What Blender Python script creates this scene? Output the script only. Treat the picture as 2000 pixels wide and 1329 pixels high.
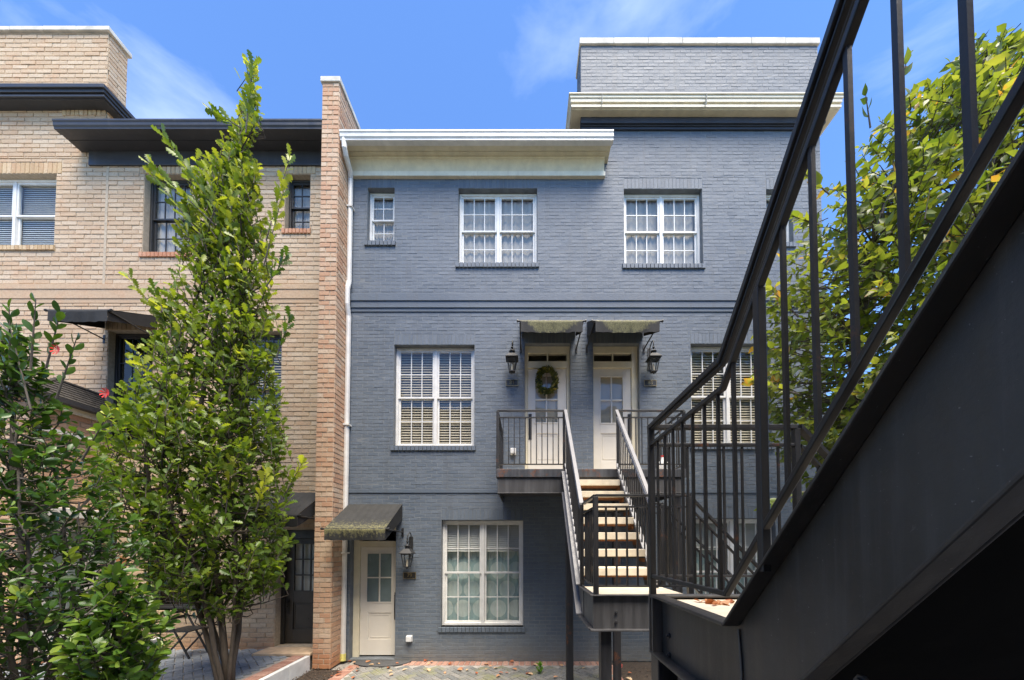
import bpy, bmesh, math, random
import numpy as np
from mathutils import Vector, Matrix

random.seed(7); rng = np.random.default_rng(7)
R = math.radians
scn = bpy.context.scene
for o in list(bpy.data.objects): bpy.data.objects.remove(o)
C = scn.collection

# ------------------------------------------------------------------ camera
F = 660.0            # focal length in pixels of the 2000 px wide photograph
HX, HY = 1025.0, 1065.0   # where the facade's perpendiculars vanish
EYE = 2.16
PITCH = R(1.65)
CY = HY - F*math.tan(PITCH)
cam = bpy.data.cameras.new('camera'); camo = bpy.data.objects.new('camera', cam); C.objects.link(camo)
cam.sensor_width = 36; cam.sensor_fit = 'HORIZONTAL'; cam.lens = F/2000*36
cam.shift_x = (1000-HX)/2000; cam.shift_y = (CY-664.5)/2000
cam.clip_start = 0.02; cam.clip_end = 2000
camo.location = (0, 0, EYE); camo.rotation_euler = (R(90)+PITCH, 0, 0)
scn.camera = camo

# ------------------------------------------------------------------ sky, sun, exposure
SUN_EL, SUN_AZ = R(67), R(158)      # azimuth clockwise from +Y (away from the camera)
w = bpy.data.worlds.new('World'); scn.world = w; w.use_nodes = True
nt = w.node_tree; N = nt.nodes; L = nt.links; N.clear()
wo = N.new('ShaderNodeOutputWorld'); bg = N.new('ShaderNodeBackground')
sky = N.new('ShaderNodeTexSky'); sky.sky_type = 'NISHITA'; sky.sun_disc = False
sky.sun_elevation = SUN_EL; sky.sun_rotation = SUN_AZ
sky.air_density = 1.0; sky.dust_density = 0.0; sky.ozone_density = 4.0
tc = N.new('ShaderNodeTexCoord'); mp = N.new('ShaderNodeMapping')
mp.inputs['Scale'].default_value = (0.8, 1.4, 3.2); mp.inputs['Rotation'].default_value = (0.2, 0.5, 0.4)
nz = N.new('ShaderNodeTexNoise'); nz.inputs['Scale'].default_value = 1.5; nz.inputs['Detail'].default_value = 9
nz.inputs['Roughness'].default_value = 0.56; nz.inputs['Distortion'].default_value = 0.5
cr = N.new('ShaderNodeValToRGB'); cr.color_ramp.elements[0].position = 0.54; cr.color_ramp.elements[1].position = 1.0
cr.color_ramp.elements[1].color = (0.75, 0.75, 0.75, 1)
mx = N.new('ShaderNodeMix'); mx.data_type = 'RGBA'
mx.inputs['B'].default_value = (5.6, 6.2, 7.6, 1)
L.new(tc.outputs['Generated'], mp.inputs['Vector']); L.new(mp.outputs['Vector'], nz.inputs['Vector'])
L.new(nz.outputs['Fac'], cr.inputs['Fac']); L.new(cr.outputs['Color'], mx.inputs['Factor'])
sg = N.new('ShaderNodeMix'); sg.data_type = 'RGBA'; sg.blend_type = 'MULTIPLY'; sg.inputs['Factor'].default_value = 1
sg.inputs['B'].default_value = (.72, .90, 1.12, 1); L.new(sky.outputs['Color'], sg.inputs['A']); L.new(sg.outputs['Result'], mx.inputs['A']); L.new(mx.outputs['Result'], bg.inputs['Color'])
bg.inputs['Strength'].default_value = 0.068
L.new(bg.outputs['Background'], wo.inputs['Surface'])
sl = bpy.data.lights.new('sun', 'SUN'); slo = bpy.data.objects.new('sun', sl); C.objects.link(slo)
sl.energy = 2.2; sl.angle = R(40); sl.color = (1.0, 0.90, 0.76)
sd = Vector((math.sin(SUN_AZ)*math.cos(SUN_EL), math.cos(SUN_AZ)*math.cos(SUN_EL), math.sin(SUN_EL)))
slo.rotation_euler = sd.to_track_quat('Z', 'Y').to_euler(); slo.location = sd*60
vs = scn.view_settings; vs.view_transform = 'Standard'; vs.look = 'None'; vs.gamma = 1.0
vs.use_curve_mapping = False; vs.exposure = 2.2
scn.render.engine = 'CYCLES'

# ------------------------------------------------------------------ helpers
def at(px, py, d):
    """world point seen at photo pixel (px,py) on the plane y = d"""
    u = (px-HX)/F; v = (CY-py)/F
    t = d/(math.cos(PITCH) - v*math.sin(PITCH))
    return Vector((u*t, d, EYE + t*(math.sin(PITCH) + v*math.cos(PITCH))))

class MB:
    def __init__(s): s.v = []; s.f = []; s.t = []; s.cur = 0.0
    def add(s, vs, fs):
        n = len(s.v); s.v += [tuple(p) for p in vs]; s.f += [tuple(i+n for i in f) for f in fs]
        s.t += [s.cur]*len(fs); return s
    def box(s, x0, x1, y0, y1, z0, z1):
        v = [(x0,y0,z0),(x1,y0,z0),(x1,y1,z0),(x0,y1,z0),(x0,y0,z1),(x1,y0,z1),(x1,y1,z1),(x0,y1,z1)]
        return s.add(v, [(3,2,1,0),(4,5,6,7),(0,1,5,4),(1,2,6,5),(2,3,7,6),(3,0,4,7)])
    def bar(s, p, q, w, h, up=(0,0,1)):
        """box of section w (sideways) x h (up) from p to q"""
        p = Vector(p); q = Vector(q); d = (q-p).normalized(); up = Vector(up)
        if abs(d.dot(up)) > 0.98: up = Vector((0,1,0))
        sd = d.cross(up).normalized(); u = sd.cross(d).normalized()
        a = sd*w/2; b = u*h/2
        v = [p-a-b, p+a-b, p+a+b, p-a+b, q-a-b, q+a-b, q+a+b, q-a+b]
        return s.add(v, [(0,1,2,3),(7,6,5,4),(0,4,5,1),(1,5,6,2),(2,6,7,3),(3,7,4,0)])
    def vbar(s, p, q, w, h):
        """like bar, but the ends are cut vertical (for rails that bend)"""
        p = Vector(p); q = Vector(q); d = q-p; sd = Vector((d.y, -d.x, 0)).normalized()*w/2; b = Vector((0,0,h/2))
        v = [p-sd-b, p+sd-b, p+sd+b, p-sd+b, q-sd-b, q+sd-b, q+sd+b, q-sd+b]
        return s.add(v, [(3,2,1,0),(4,5,6,7),(1,5,4,0),(2,6,5,1),(3,7,6,2),(0,4,7,3)])
    def tube(s, pts, rad, n=8, cap=True):
        pts = [Vector(p) for p in pts]; rr = rad if isinstance(rad, (list, tuple)) else [rad]*len(pts)
        base = []; prev = None
        for i, p in enumerate(pts):
            d = (pts[min(i+1, len(pts)-1)] - pts[max(i-1, 0)]).normalized()
            ref = prev if prev is not None else (Vector((1,0,0)) if abs(d.x) < .8 else Vector((0,1,0)))
            a = (ref - d*ref.dot(d)).normalized(); prev = a; b = d.cross(a)
            base += [p + (a*math.cos(2*math.pi*k/n) + b*math.sin(2*math.pi*k/n))*rr[i] for k in range(n)]
        fs = []
        for i in range(len(pts)-1):
            for k in range(n):
                k2 = (k+1) % n; fs.append((i*n+k, i*n+k2, (i+1)*n+k2, (i+1)*n+k))
        if cap: fs += [tuple(range(n-1, -1, -1)), tuple((len(pts)-1)*n+k for k in range(n))]
        return s.add(base, fs)
    def prism_x(s, prof, x0, x1):
        """closed (y,z) outline swept along x"""
        n = len(prof); v = [(x0,y,z) for y,z in prof] + [(x1,y,z) for y,z in prof]
        fs = [(i, (i+1)%n, n+(i+1)%n, n+i) for i in range(n)] + [tuple(range(n-1,-1,-1)), tuple(range(n,2*n))]
        return s.add(v, fs)
    def prism_yz(s, prof, x0, x1): return s.prism_x(prof, x0, x1)
    def prism_z(s, prof, z0, z1):
        n = len(prof); v = [(x,y,z0) for x,y in prof] + [(x,y,z1) for x,y in prof]
        fs = [(i, (i+1)%n, n+(i+1)%n, n+i) for i in range(n)] + [tuple(range(n-1,-1,-1)), tuple(range(n,2*n))]
        return s.add(v, fs)
    def frame(s, x0, x1, z0, z1, t, y0, y1):
        s.box(x0, x0+t, y0, y1, z0, z1); s.box(x1-t, x1, y0, y1, z0, z1)
        s.box(x0+t, x1-t, y0, y1, z1-t, z1); s.box(x0+t, x1-t, y0, y1, z0, z0+t); return s
    def mesh(s, name):
        me = bpy.data.meshes.new(name); me.from_pydata(s.v, [], s.f); me.update()
        bm = bmesh.new(); bm.from_mesh(me); bmesh.ops.recalc_face_normals(bm, faces=bm.faces); bm.to_mesh(me); bm.free()
        if any(s.t):
            a = me.attributes.new('tint', 'FLOAT', 'FACE'); a.data.foreach_set('value', s.t)
        return me
    def build(s, name, mat, parent=None, smooth=False, bevel=0, kind=None, raw=False):
        me = s.mesh(name); me.materials.append(mat)
        if smooth:
            for p in me.polygons: p.use_smooth = True
        return link(name, me, parent, bevel, kind)

def link(name, me, parent=None, bevel=0, kind=None, loc=None):
    o = bpy.data.objects.new(name, me); C.objects.link(o)
    if loc is not None: o.location = loc
    if parent is not None:
        o.parent = parent
        if parent.type == 'EMPTY': o.matrix_parent_inverse = Matrix.Translation(-parent.location)
    if bevel:
        b = o.modifiers.new('edge', 'BEVEL'); b.width = bevel; b.segments = 2; b.limit_method = 'ANGLE'; b.angle_limit = R(40)
    if kind: o['kind'] = kind
    o.color = (0, 0, 0, 1)
    return o
def tag(o, label, cat, group=None):
    o['label'] = label; o['category'] = cat
    if group: o['group'] = group
    return o
def thing(name, label, cat, loc=(0,0,0), group=None):
    o = bpy.data.objects.new(name, None); C.objects.link(o); o.location = loc; o.empty_display_size = .2
    return tag(o, label, cat, group)

# ------------------------------------------------------------------ materials
def newmat(name):
    m = bpy.data.materials.new(name); m.use_nodes = True; t = m.node_tree
    b = t.nodes['Principled BSDF']; return m, t, b
def noise(t, scale, detail=4, rough=.55, vec=None, dist=0):
    n = t.nodes.new('ShaderNodeTexNoise'); n.inputs['Scale'].default_value = scale; n.inputs['Detail'].default_value = detail
    n.inputs['Roughness'].default_value = rough; n.inputs['Distortion'].default_value = dist
    if vec is None:
        g = t.nodes.get('Geometry') or t.nodes.new('ShaderNodeNewGeometry'); g.name = 'Geometry'; vec = g.outputs['Position']
    t.links.new(vec, n.inputs['Vector']); return n
def stretch(t, sc):
    g = t.nodes.get('Geometry') or t.nodes.new('ShaderNodeNewGeometry'); g.name = 'Geometry'
    m = t.nodes.new('ShaderNodeMapping'); m.inputs['Scale'].default_value = sc
    t.links.new(g.outputs['Position'], m.inputs['Vector']); return m.outputs['Vector']
def ramp(t, src, stops):
    r = t.nodes.new('ShaderNodeValToRGB'); e = r.color_ramp.elements
    while len(e) < len(stops): e.new(.5)
    for i, (p, c) in enumerate(stops):
        e[i].position = p; e[i].color = (c[0], c[1], c[2], 1) if hasattr(c, '__len__') else (c, c, c, 1)
    t.links.new(src, r.inputs['Fac']); return r.outputs['Color']
def mixc(t, fac, a, b, mode='MIX'):
    m = t.nodes.new('ShaderNodeMix'); m.data_type = 'RGBA'; m.blend_type = mode
    for k, val in (('Factor', fac), ('A', a), ('B', b)):
        s = m.inputs[k]
        if isinstance(val, bpy.types.NodeSocket): t.links.new(val, s)
        elif k == 'Factor': s.default_value = val
        else: s.default_value = (val[0], val[1], val[2], 1)
    return m.outputs['Result']
def math_(t, op, a, b=None, clamp=False):
    m = t.nodes.new('ShaderNodeMath'); m.operation = op; m.use_clamp = clamp
    for i, val in enumerate((a, b)):
        if val is None: continue
        if isinstance(val, bpy.types.NodeSocket): t.links.new(val, m.inputs[i])
        else: m.inputs[i].default_value = val
    return m.outputs[0]
def sepz(t):
    g = t.nodes.get('Geometry') or t.nodes.new('ShaderNodeNewGeometry'); g.name = 'Geometry'
    s = t.nodes.get('Sep') or t.nodes.new('ShaderNodeSeparateXYZ'); s.name = 'Sep'
    t.links.new(g.outputs['Position'], s.inputs[0]); return s
def bump(t, b, height, strength=.3, dist=.01):
    n = t.nodes.new('ShaderNodeBump'); n.inputs['Strength'].default_value = strength; n.inputs['Distance'].default_value = dist
    t.links.new(height, n.inputs['Height']); t.links.new(n.outputs['Normal'], b.inputs['Normal'])
def tint(t):
    a = t.nodes.new('ShaderNodeAttribute'); a.attribute_name = 'tint'
    o = t.nodes.new('ShaderNodeObjectInfo'); s = t.nodes.new('ShaderNodeSeparateColor'); t.links.new(o.outputs['Color'], s.inputs[0])
    return math_(t, 'ADD', a.outputs['Fac'], s.outputs[0])

def plain(name, col, rough=.5, var=.12, nscale=14, bstr=0, bscale=60, metal=0, spec=.5):
    m, t, b = newmat(name)
    n = noise(t, nscale, 6, .6)
    c = mixc(t, 1.0, col, ramp(t, n.outputs['Fac'], [(.3, 1-var), (.7, 1+var)]), 'MULTIPLY')
    t.links.new(c, b.inputs['Base Color'])
    r = ramp(t, n.outputs['Fac'], [(.3, max(rough-.08, .02)), (.7, min(rough+.1, 1))]); t.links.new(r, b.inputs['Roughness'])
    b.inputs['Metallic'].default_value = metal; b.inputs['Specular IOR Level'].default_value = spec
    if bstr: bump(t, b, noise(t, bscale, 6, .6).outputs['Fac'], bstr, .004)
    return m

def mat_blue_brick(name='blue_painted_brick'):
    m, t, b = newmat(name)
    big = noise(t, .9, 5, .6).outputs['Fac']; fine = noise(t, 26, 8, .65).outputs['Fac']
    strk = noise(t, 1, 6, .6, stretch(t, (3, 3, 26))).outputs['Fac']
    base = mixc(t, ramp(t, big, [(.32, 0), (.7, 1)]), (.073, .097, .128), (.106, .131, .160))
    base = mixc(t, math_(t, 'MULTIPLY', tint(t), .55), base, (.134, .158, .187))
    base = mixc(t, ramp(t, strk, [(.62, 0), (.84, .28)]), base, (.235, .25, .265))
    base = mixc(t, ramp(t, fine, [(.30, .45), (.45, 0)]), base, (.07, .08, .095))
    run = noise(t, 1, 7, .65, stretch(t, (7, 7, .5))).outputs['Fac']
    base = mixc(t, ramp(t, run, [(.52, 0), (.70, .6)]), base, (.085, .098, .112))
    chip = noise(t, 14, 4, .6, stretch(t, (1, 1, 2.6))).outputs['Fac']
    base = mixc(t, ramp(t, chip, [(.70, 0), (.73, .5)]), base, (.24, .255, .27))
    zz_ = math_(t, 'ADD', sepz(t).outputs['Z'], math_(t, 'MULTIPLY', noise(t, 3.5, 6, .7).outputs['Fac'], .7))
    base = mixc(t, ramp(t, zz_, [(.30, .75), (.80, 0)]), base, (.17, .155, .125))
    t.links.new(base, b.inputs['Base Color']); b.inputs['Roughness'].default_value = .62
    bump(t, b, math_(t, 'ADD', fine, noise(t, 90, 5, .7).outputs['Fac']), .55, .006); return m
def mat_tan_brick(name, a, c, e, clay=True):
    m, t, b = newmat(name)
    tn = tint(t); fine = noise(t, 30, 8, .7).outputs['Fac']; med = noise(t, 3.2, 6, .65).outputs['Fac']
    base = ramp(t, tn, [(0, a), (.55, c), (1, e)])
    base = mixc(t, ramp(t, med, [(.50, 0), (.72, .55)]), base, (.50, .30, .17))
    base = mixc(t, ramp(t, fine, [(.33, .6), (.48, 0)]), base, (.30, .20, .13))
    base = mixc(t, ramp(t, fine, [(.56, 0), (.70, .4)]), base, (.62, .53, .40))
    if clay:   # red clay splashed up from the ground
        s = sepz(t); k = math_(t, 'ADD', s.outputs['Z'], math_(t, 'MULTIPLY', med, .5))
        base = mixc(t, ramp(t, math_(t, 'MULTIPLY', k, .5), [(.12, .85), (.40, 0)]), base, (.42, .17, .07))
    t.links.new(base, b.inputs['Base Color']); b.inputs['Roughness'].default_value = .85
    bump(t, b, math_(t, 'ADD', fine, noise(t, 110, 4, .7).outputs['Fac']), .6, .008); return m
def mat_metal(name='black_painted_steel', rust=.58, col=(.020, .020, .022), rough=.36):
    m, t, b = newmat(name)
    n = noise(t, 5, 8, .65).outputs['Fac']; f = noise(t, 70, 5, .7).outputs['Fac']
    st = noise(t, 1, 6, .65, stretch(t, (16, 16, 1.2))).outputs['Fac']
    base = mixc(t, ramp(t, st, [(.42, 0), (.75, .6)]), col, tuple(min(.22, q*2.4+.01) for q in col))
    base = mixc(t, ramp(t, f, [(.68, 0), (.78, .5)]), base, (.20, .19, .18))
    rm = math_(t, 'MULTIPLY', ramp(t, n, [(rust, 0), (rust+.07, 1)]), ramp(t, f, [(.40, 0), (.6, 1)]))
    base = mixc(t, rm, base, (.16, .055, .018))
    t.links.new(base, b.inputs['Base Color'])
    t.links.new(ramp(t, math_(t, 'ADD', math_(t, 'MULTIPLY', n, .5), math_(t, 'MULTIPLY', st, .5)), [(.3, rough-.08), (.7, rough+.2)]), b.inputs['Roughness'])
    bump(t, b, math_(t, 'ADD', f, n), .18, .003); return m
def mat_glass(name='window_glass', refl=.5, tintc=(.97, .98, .97)):
    m, t, b = newmat(name); t.nodes.remove(b); out = t.nodes['Material Output']
    tr = t.nodes.new('ShaderNodeBsdfTransparent'); tr.inputs[0].default_value = (*tintc, 1)
    gl = t.nodes.new('ShaderNodeBsdfGlossy'); gl.inputs['Roughness'].default_value = .015
    fr = t.nodes.new('ShaderNodeLayerWeight')
    wv = noise(t, 2.6, 2, .5); bn = t.nodes.new('ShaderNodeBump'); bn.inputs['Strength'].default_value = .06; bn.inputs['Distance'].default_value = .05
    t.links.new(wv.outputs['Fac'], bn.inputs['Height']); t.links.new(bn.outputs['Normal'], gl.inputs['Normal'])
    f = math_(t, 'MULTIPLY_ADD', math_(t, 'POWER', fr.outputs['Facing'], 5.0), .9); f.node.inputs[2].default_value = .04 + refl*.05
    mi = t.nodes.new('ShaderNodeMixShader'); t.links.new(f, mi.inputs[0]); t.links.new(tr.outputs[0], mi.inputs[1]); t.links.new(gl.outputs[0], mi.inputs[2])
    t.links.new(mi.outputs[0], out.inputs['Surface']); return m
def mat_leaf(name, stops, gloss=.35, trans=.3):
    m, t, b = newmat(name); out = t.nodes['Material Output']
    n = noise(t, 9, 4, .6).outputs['Fac']
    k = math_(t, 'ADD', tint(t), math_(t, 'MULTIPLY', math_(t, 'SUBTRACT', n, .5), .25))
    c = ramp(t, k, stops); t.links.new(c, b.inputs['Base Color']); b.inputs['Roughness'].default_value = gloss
    tl = t.nodes.new('ShaderNodeBsdfTranslucent'); t.links.new(mixc(t, 1.0, c, (1.5, 1.45, .5), 'MULTIPLY'), tl.inputs[0])
    mi = t.nodes.new('ShaderNodeMixShader'); mi.inputs[0].default_value = trans
    t.links.new(b.outputs[0], mi.inputs[1]); t.links.new(tl.outputs[0], mi.inputs[2]); t.links.new(mi.outputs[0], out.inputs['Surface']); return m
def mat_bark(name, a=(.10, .085, .065), c=(.20, .18, .15)):
    m, t, b = newmat(name); n = noise(t, 1, 8, .7, stretch(t, (40, 40, 7))).outputs['Fac']
    t.links.new(ramp(t, n, [(.3, a), (.7, c)]), b.inputs['Base Color']); b.inputs['Roughness'].default_value = .9; bump(t, b, n, .8, .01); return m
def mat_cloth(name, col, moss=None, rough=.8):
    m, t, b = newmat(name); n = noise(t, 8, 6, .65).outputs['Fac']
    c = mixc(t, 1.0, col, ramp(t, n, [(.3, .75), (.7, 1.35)]), 'MULTIPLY')
    if moss:
        a = t.nodes.new('ShaderNodeAttribute'); a.attribute_name = 'moss'
        st = noise(t, 1, 8, .75, stretch(t, (26, 26, 13))).outputs['Fac']
        k = math_(t, 'ADD', a.outputs['Fac'], math_(t, 'MULTIPLY', math_(t, 'SUBTRACT', st, .5), 1.7))
        mc = ramp(t, noise(t, 60, 6, .7).outputs['Fac'], [(.3, (.05, .05, .025)), (.5, (.15, .14, .06)), (.72, (.30, .275, .13))])
        c = mixc(t, ramp(t, k, [(.42, 0), (.72, .95)]), c, mc)
    t.links.new(c, b.inputs['Base Color']); b.inputs['Roughness'].default_value = rough
    bump(t, b, noise(t, 40, 6, .7).outputs['Fac'], .35, .006); return m
def mat_circles():
    m, t, b = newmat('circle_print_curtain'); s = sepz(t)
    x = math_(t, 'MULTIPLY', s.outputs['X'], 2.9); z = math_(t, 'MULTIPLY', s.outputs['Z'], 2.7)
    row = math_(t, 'FLOOR', z); xx = math_(t, 'ADD', x, math_(t, 'MULTIPLY', row, .5))
    fx = math_(t, 'SUBTRACT', math_(t, 'FRACT', xx), .5); fz = math_(t, 'SUBTRACT', math_(t, 'FRACT', z), .5)
    d = math_(t, 'SQRT', math_(t, 'ADD', math_(t, 'MULTIPLY', fx, fx), math_(t, 'MULTIPLY', fz, fz)))
    k = ramp(t, d, [(.44, 1), (.47, 0)])
    c = mixc(t, k, (.27, .36, .35), (.48, .54, .50)); n = noise(t, 2.2, 3).outputs['Fac']
    t.links.new(mixc(t, ramp(t, n, [(.45, 0), (.65, .45)]), c, (.30, .46, .46)), b.inputs['Base Color']); b.inputs['Roughness'].default_value = .9; return m

def stained(name, col, rough=.5, stain=(.36, .28, .18), amt=.5):
    m, t, b = newmat(name); n = noise(t, 6, 6, .6).outputs['Fac']; st = noise(t, 1, 7, .7, stretch(t, (9, 9, 1.4))).outputs['Fac']; sp = noise(t, 45, 5, .7).outputs['Fac']
    c = mixc(t, 1.0, col, ramp(t, n, [(.3, .88), (.7, 1.1)]), 'MULTIPLY')
    c = mixc(t, ramp(t, st, [(.54, 0), (.78, amt)]), c, stain); c = mixc(t, ramp(t, sp, [(.66, 0), (.74, amt*.6)]), c, stain)
    t.links.new(c, b.inputs['Base Color']); t.links.new(ramp(t, n, [(.3, rough-.08), (.7, rough+.12)]), b.inputs['Roughness']); bump(t, b, n, .1, .01); return m
M = dict(
    blue=mat_blue_brick(), bmortar=plain('blue_painted_joint', (.135, .150, .163), .7, .25, 8, .4, 60),
    tan=mat_tan_brick('buff_brick', (.46, .33, .21), (.51, .385, .255), (.54, .43, .305)),
    tanmortar=plain('buff_mortar', (.42, .345, .25), .95, .2, 20, .6, 70),
    pier=mat_tan_brick('rosy_buff_brick', (.46, .255, .15), (.51, .335, .215), (.54, .41, .29)),
    soldier=mat_tan_brick('ochre_soldier_brick', (.42, .28, .15), (.50, .36, .20), (.56, .43, .27), False),
    orange=mat_tan_brick('terracotta_sill_brick', (.40, .16, .08), (.48, .22, .12), (.52, .28, .17), False),
    white=stained('white_window_paint', (.70, .69, .65), .4, (.55, .50, .42), .4), trim=stained('cream_white_trim', (.70, .64, .49), .5),
    soffit=stained('cream_soffit', (.62, .55, .38), .6, (.42, .32, .18), .4), gutter=stained('white_gutter', (.66, .64, .59), .35, (.5, .46, .40), .4),
    door=plain('off_white_door_paint', (.68, .64, .555), .38, .04, 5), doortrim=plain('aged_cream_trim', (.66, .60, .44), .5, .08, 6),
    navy=plain('dark_navy_trim', (.028, .033, .045), .5, .2, 6), darktrim=stained('charcoal_cornice', (.036, .037, .041), .42, (.085, .08, .078), .5),
    darkframe=plain('dark_bronze_frame', (.030, .029, .027), .4, .15, 8), browndoor=plain('dark_umber_door', (.042, .037, .030), .35, .15, 6),
    coping=plain('weathered_coping', (.56, .53, .46), .85, .25, 5, .4), metal=mat_metal('black_painted_steel', .62, (.012, .012, .013), .36), metal2=mat_metal('rusty_black_steel', .58),
    metalbig=mat_metal('black_steel_channel', .66, (.052, .051, .052), .42), rustband=mat_metal('rust_streaked_steel', .54, (.050, .052, .058)),
    rail=mat_metal('worn_skylit_rail_steel', .66, (.19, .185, .185), .34),  # worn paint, lightened further so the sky sheen sits in the colour
    tread=plain('cream_concrete_tread', (.62, .54, .41), .85, .16, 9, .4, 80), rust=plain('rusted_bracket', (.19, .075, .025), .9, .4, 20, .4),
    glass=mat_glass(), glass2=mat_glass('clear_lamp_glass', .2, (.95, .95, .93)),
    curtain=plain('sheer_curtain', (.40, .38, .345), .9, .10, 7), blind=plain('ivory_blind_slat', (.40, .355, .27), .6, .08, 6),
    blindw=plain('pale_blind', (.52, .53, .50), .6, .05, 6), circ=mat_circles(), room=plain('dim_room', (.12, .11, .10), .9, .2, 3),
    frost=plain('frosted_door_glass', (.16, .21, .21), .22, .15, 3), awn=mat_cloth('black_awning_canvas', (.018, .018, .017), True),
    awnplain=mat_cloth('plain_black_canvas', (.014, .014, .014)), brass=plain('aged_brass', (.30, .23, .12), .35, .2, 20, metal=.8),
    plate=plain('dark_number_plate', (.022, .020, .017), .4, .2, 20), boxw=plain('pale_plastic', (.62, .62, .60), .45, .08, 20),
    candle=plain('pale_burner_tube', (.72, .62, .45), .5, .1, 20), shingle=plain('mossy_dark_shingle', (.045, .040, .034), .95, .45, 14, .9, 50),
    wood=plain('orange_brown_wood', (.36, .17, .07), .55, .25, 9), mulch=plain('dark_mulch', (.045, .033, .024), .95, .55, 30, 1, 60),
    soil=plain('packed_soil', (.30, .28, .25), .95, .3, 6, .6, 40), kerb=plain('pale_kerb_stone', (.60, .60, .58), .7, .12, 9, .3),
    slab=plain('tan_concrete_slab', (.50, .36, .23), .85, .25, 7, .4), mat=plain('dark_grey_doormat', (.07, .07, .07), .95, .25, 40, .6, 200),
    iron=plain('black_iron', (.02, .02, .02), .5, .2, 20), whitewall=plain('white_siding', (.70, .70, .69), .7, .06, 3),
    shade_black=plain('painted_shade_black', (.007, .007, .007), .9, .3, 8, spec=.1), red=plain('red_petal', (.60, .03, .02), .6, .2, 30), pinkflag=plain('pink_marker_flag', (.75, .18, .15), .6, .1, 20),  # near-black plate colour paints in the shade under the near stair
    bark=mat_bark('oak_bark', (.035, .027, .020), (.085, .068, .052)), bark2=mat_bark('grey_twig_bark', (.07, .06, .05), (.15, .13, .11)), silver=plain('brushed_chrome', (.6, .6, .6), .25, .1, 20, metal=1),
    yellow=plain('yellow_stained_paint', (.62, .55, .16), .7, .3, 30),
    oak=mat_leaf('oak_leaf', [(0, (.034, .075, .012)), (.35, (.075, .14, .018)), (.7, (.16, .23, .028)), (1, (.40, .44, .06))], .40, .42),
    laurel=mat_leaf('glossy_laurel_leaf', [(0, (.018, .048, .010)), (.45, (.042, .10, .016)), (.75, (.10, .19, .028)), (1, (.22, .30, .04))], .33, .28),
    cherry=mat_leaf('yellowing_leaf', [(0, (.04, .08, .014)), (.4, (.10, .155, .028)), (.75, (.185, .235, .05)), (.97, (.31, .33, .08)), (1, (.42, .24, .07))], .42, .45),
    wreath=mat_leaf('wreath_leaf', [(0, (.016, .035, .010)), (.6, (.07, .09, .018)), (1, (.34, .28, .05))], .5, .2),
    dry=mat_leaf('dry_fallen_leaf', [(0, (.30, .07, .03)), (.5, (.45, .17, .06)), (1, (.60, .45, .28))], .7, .15),
    weed=mat_leaf('weed_leaf', [(0, (.12, .26, .03)), (1, (.30, .50, .06))], .5, .4),
)
def mat_web():
    m, t, b = newmat('dusty_black_steel_web')
    big = noise(t, 2.6, 6, .6).outputs['Fac']; st = noise(t, 1, 7, .7, stretch(t, (22, 22, .9))).outputs['Fac']; sp = noise(t, 120, 3, .6).outputs['Fac']; sc = noise(t, 9, 9, .75, dist=1.5).outputs['Fac']
    c = mixc(t, ramp(t, big, [(.35, 0), (.7, 1)]), (.030, .028, .026), (.058, .053, .048))
    c = mixc(t, ramp(t, st, [(.52, 0), (.74, .55)]), c, (.095, .088, .082))
    c = mixc(t, ramp(t, sp, [(.70, 0), (.76, .6)]), c, (.26, .25, .24))
    c = mixc(t, ramp(t, sc, [(.66, 0), (.70, .25), (.73, 0)]), c, (.24, .23, .22))
    t.links.new(c, b.inputs['Base Color']); t.links.new(ramp(t, st, [(.35, .34), (.7, .58)]), b.inputs['Roughness'])
    bump(t, b, math_(t, 'ADD', noise(t, 55, 6, .7).outputs['Fac'], big), .22, .003); return m
M['bigweb'] = mat_web()
def mat_paver(name, a, c, moss=0.0):
    m, t, b = newmat(name); f = noise(t, 40, 7, .65).outputs['Fac']; md = noise(t, 2.2, 6, .65).outputs['Fac']
    col = mixc(t, tint(t), a, c); col = mixc(t, 1.0, col, ramp(t, f, [(.3, .7), (.7, 1.25)]), 'MULTIPLY')
    if moss: col = mixc(t, ramp(t, md, [(.50, 0), (.66, moss)]), col, (.20, .20, .09))
    t.links.new(col, b.inputs['Base Color']); b.inputs['Roughness'].default_value = .75; bump(t, b, f, .5, .005); return m
M['oppwall'] = mat_tan_brick('pale_brick', (.52, .42, .32), (.62, .52, .42), (.66, .58, .48), False)
M['paver'] = mat_paver('grey_paver', (.13, .135, .13), (.22, .21, .19), .75)
M['paver2'] = mat_paver('blue_grey_paver', (.15, .17, .19), (.22, .24, .26))
M['edge'] = mat_paver('clay_edging_brick', (.28, .14, .10), (.40, .24, .18))

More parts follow.
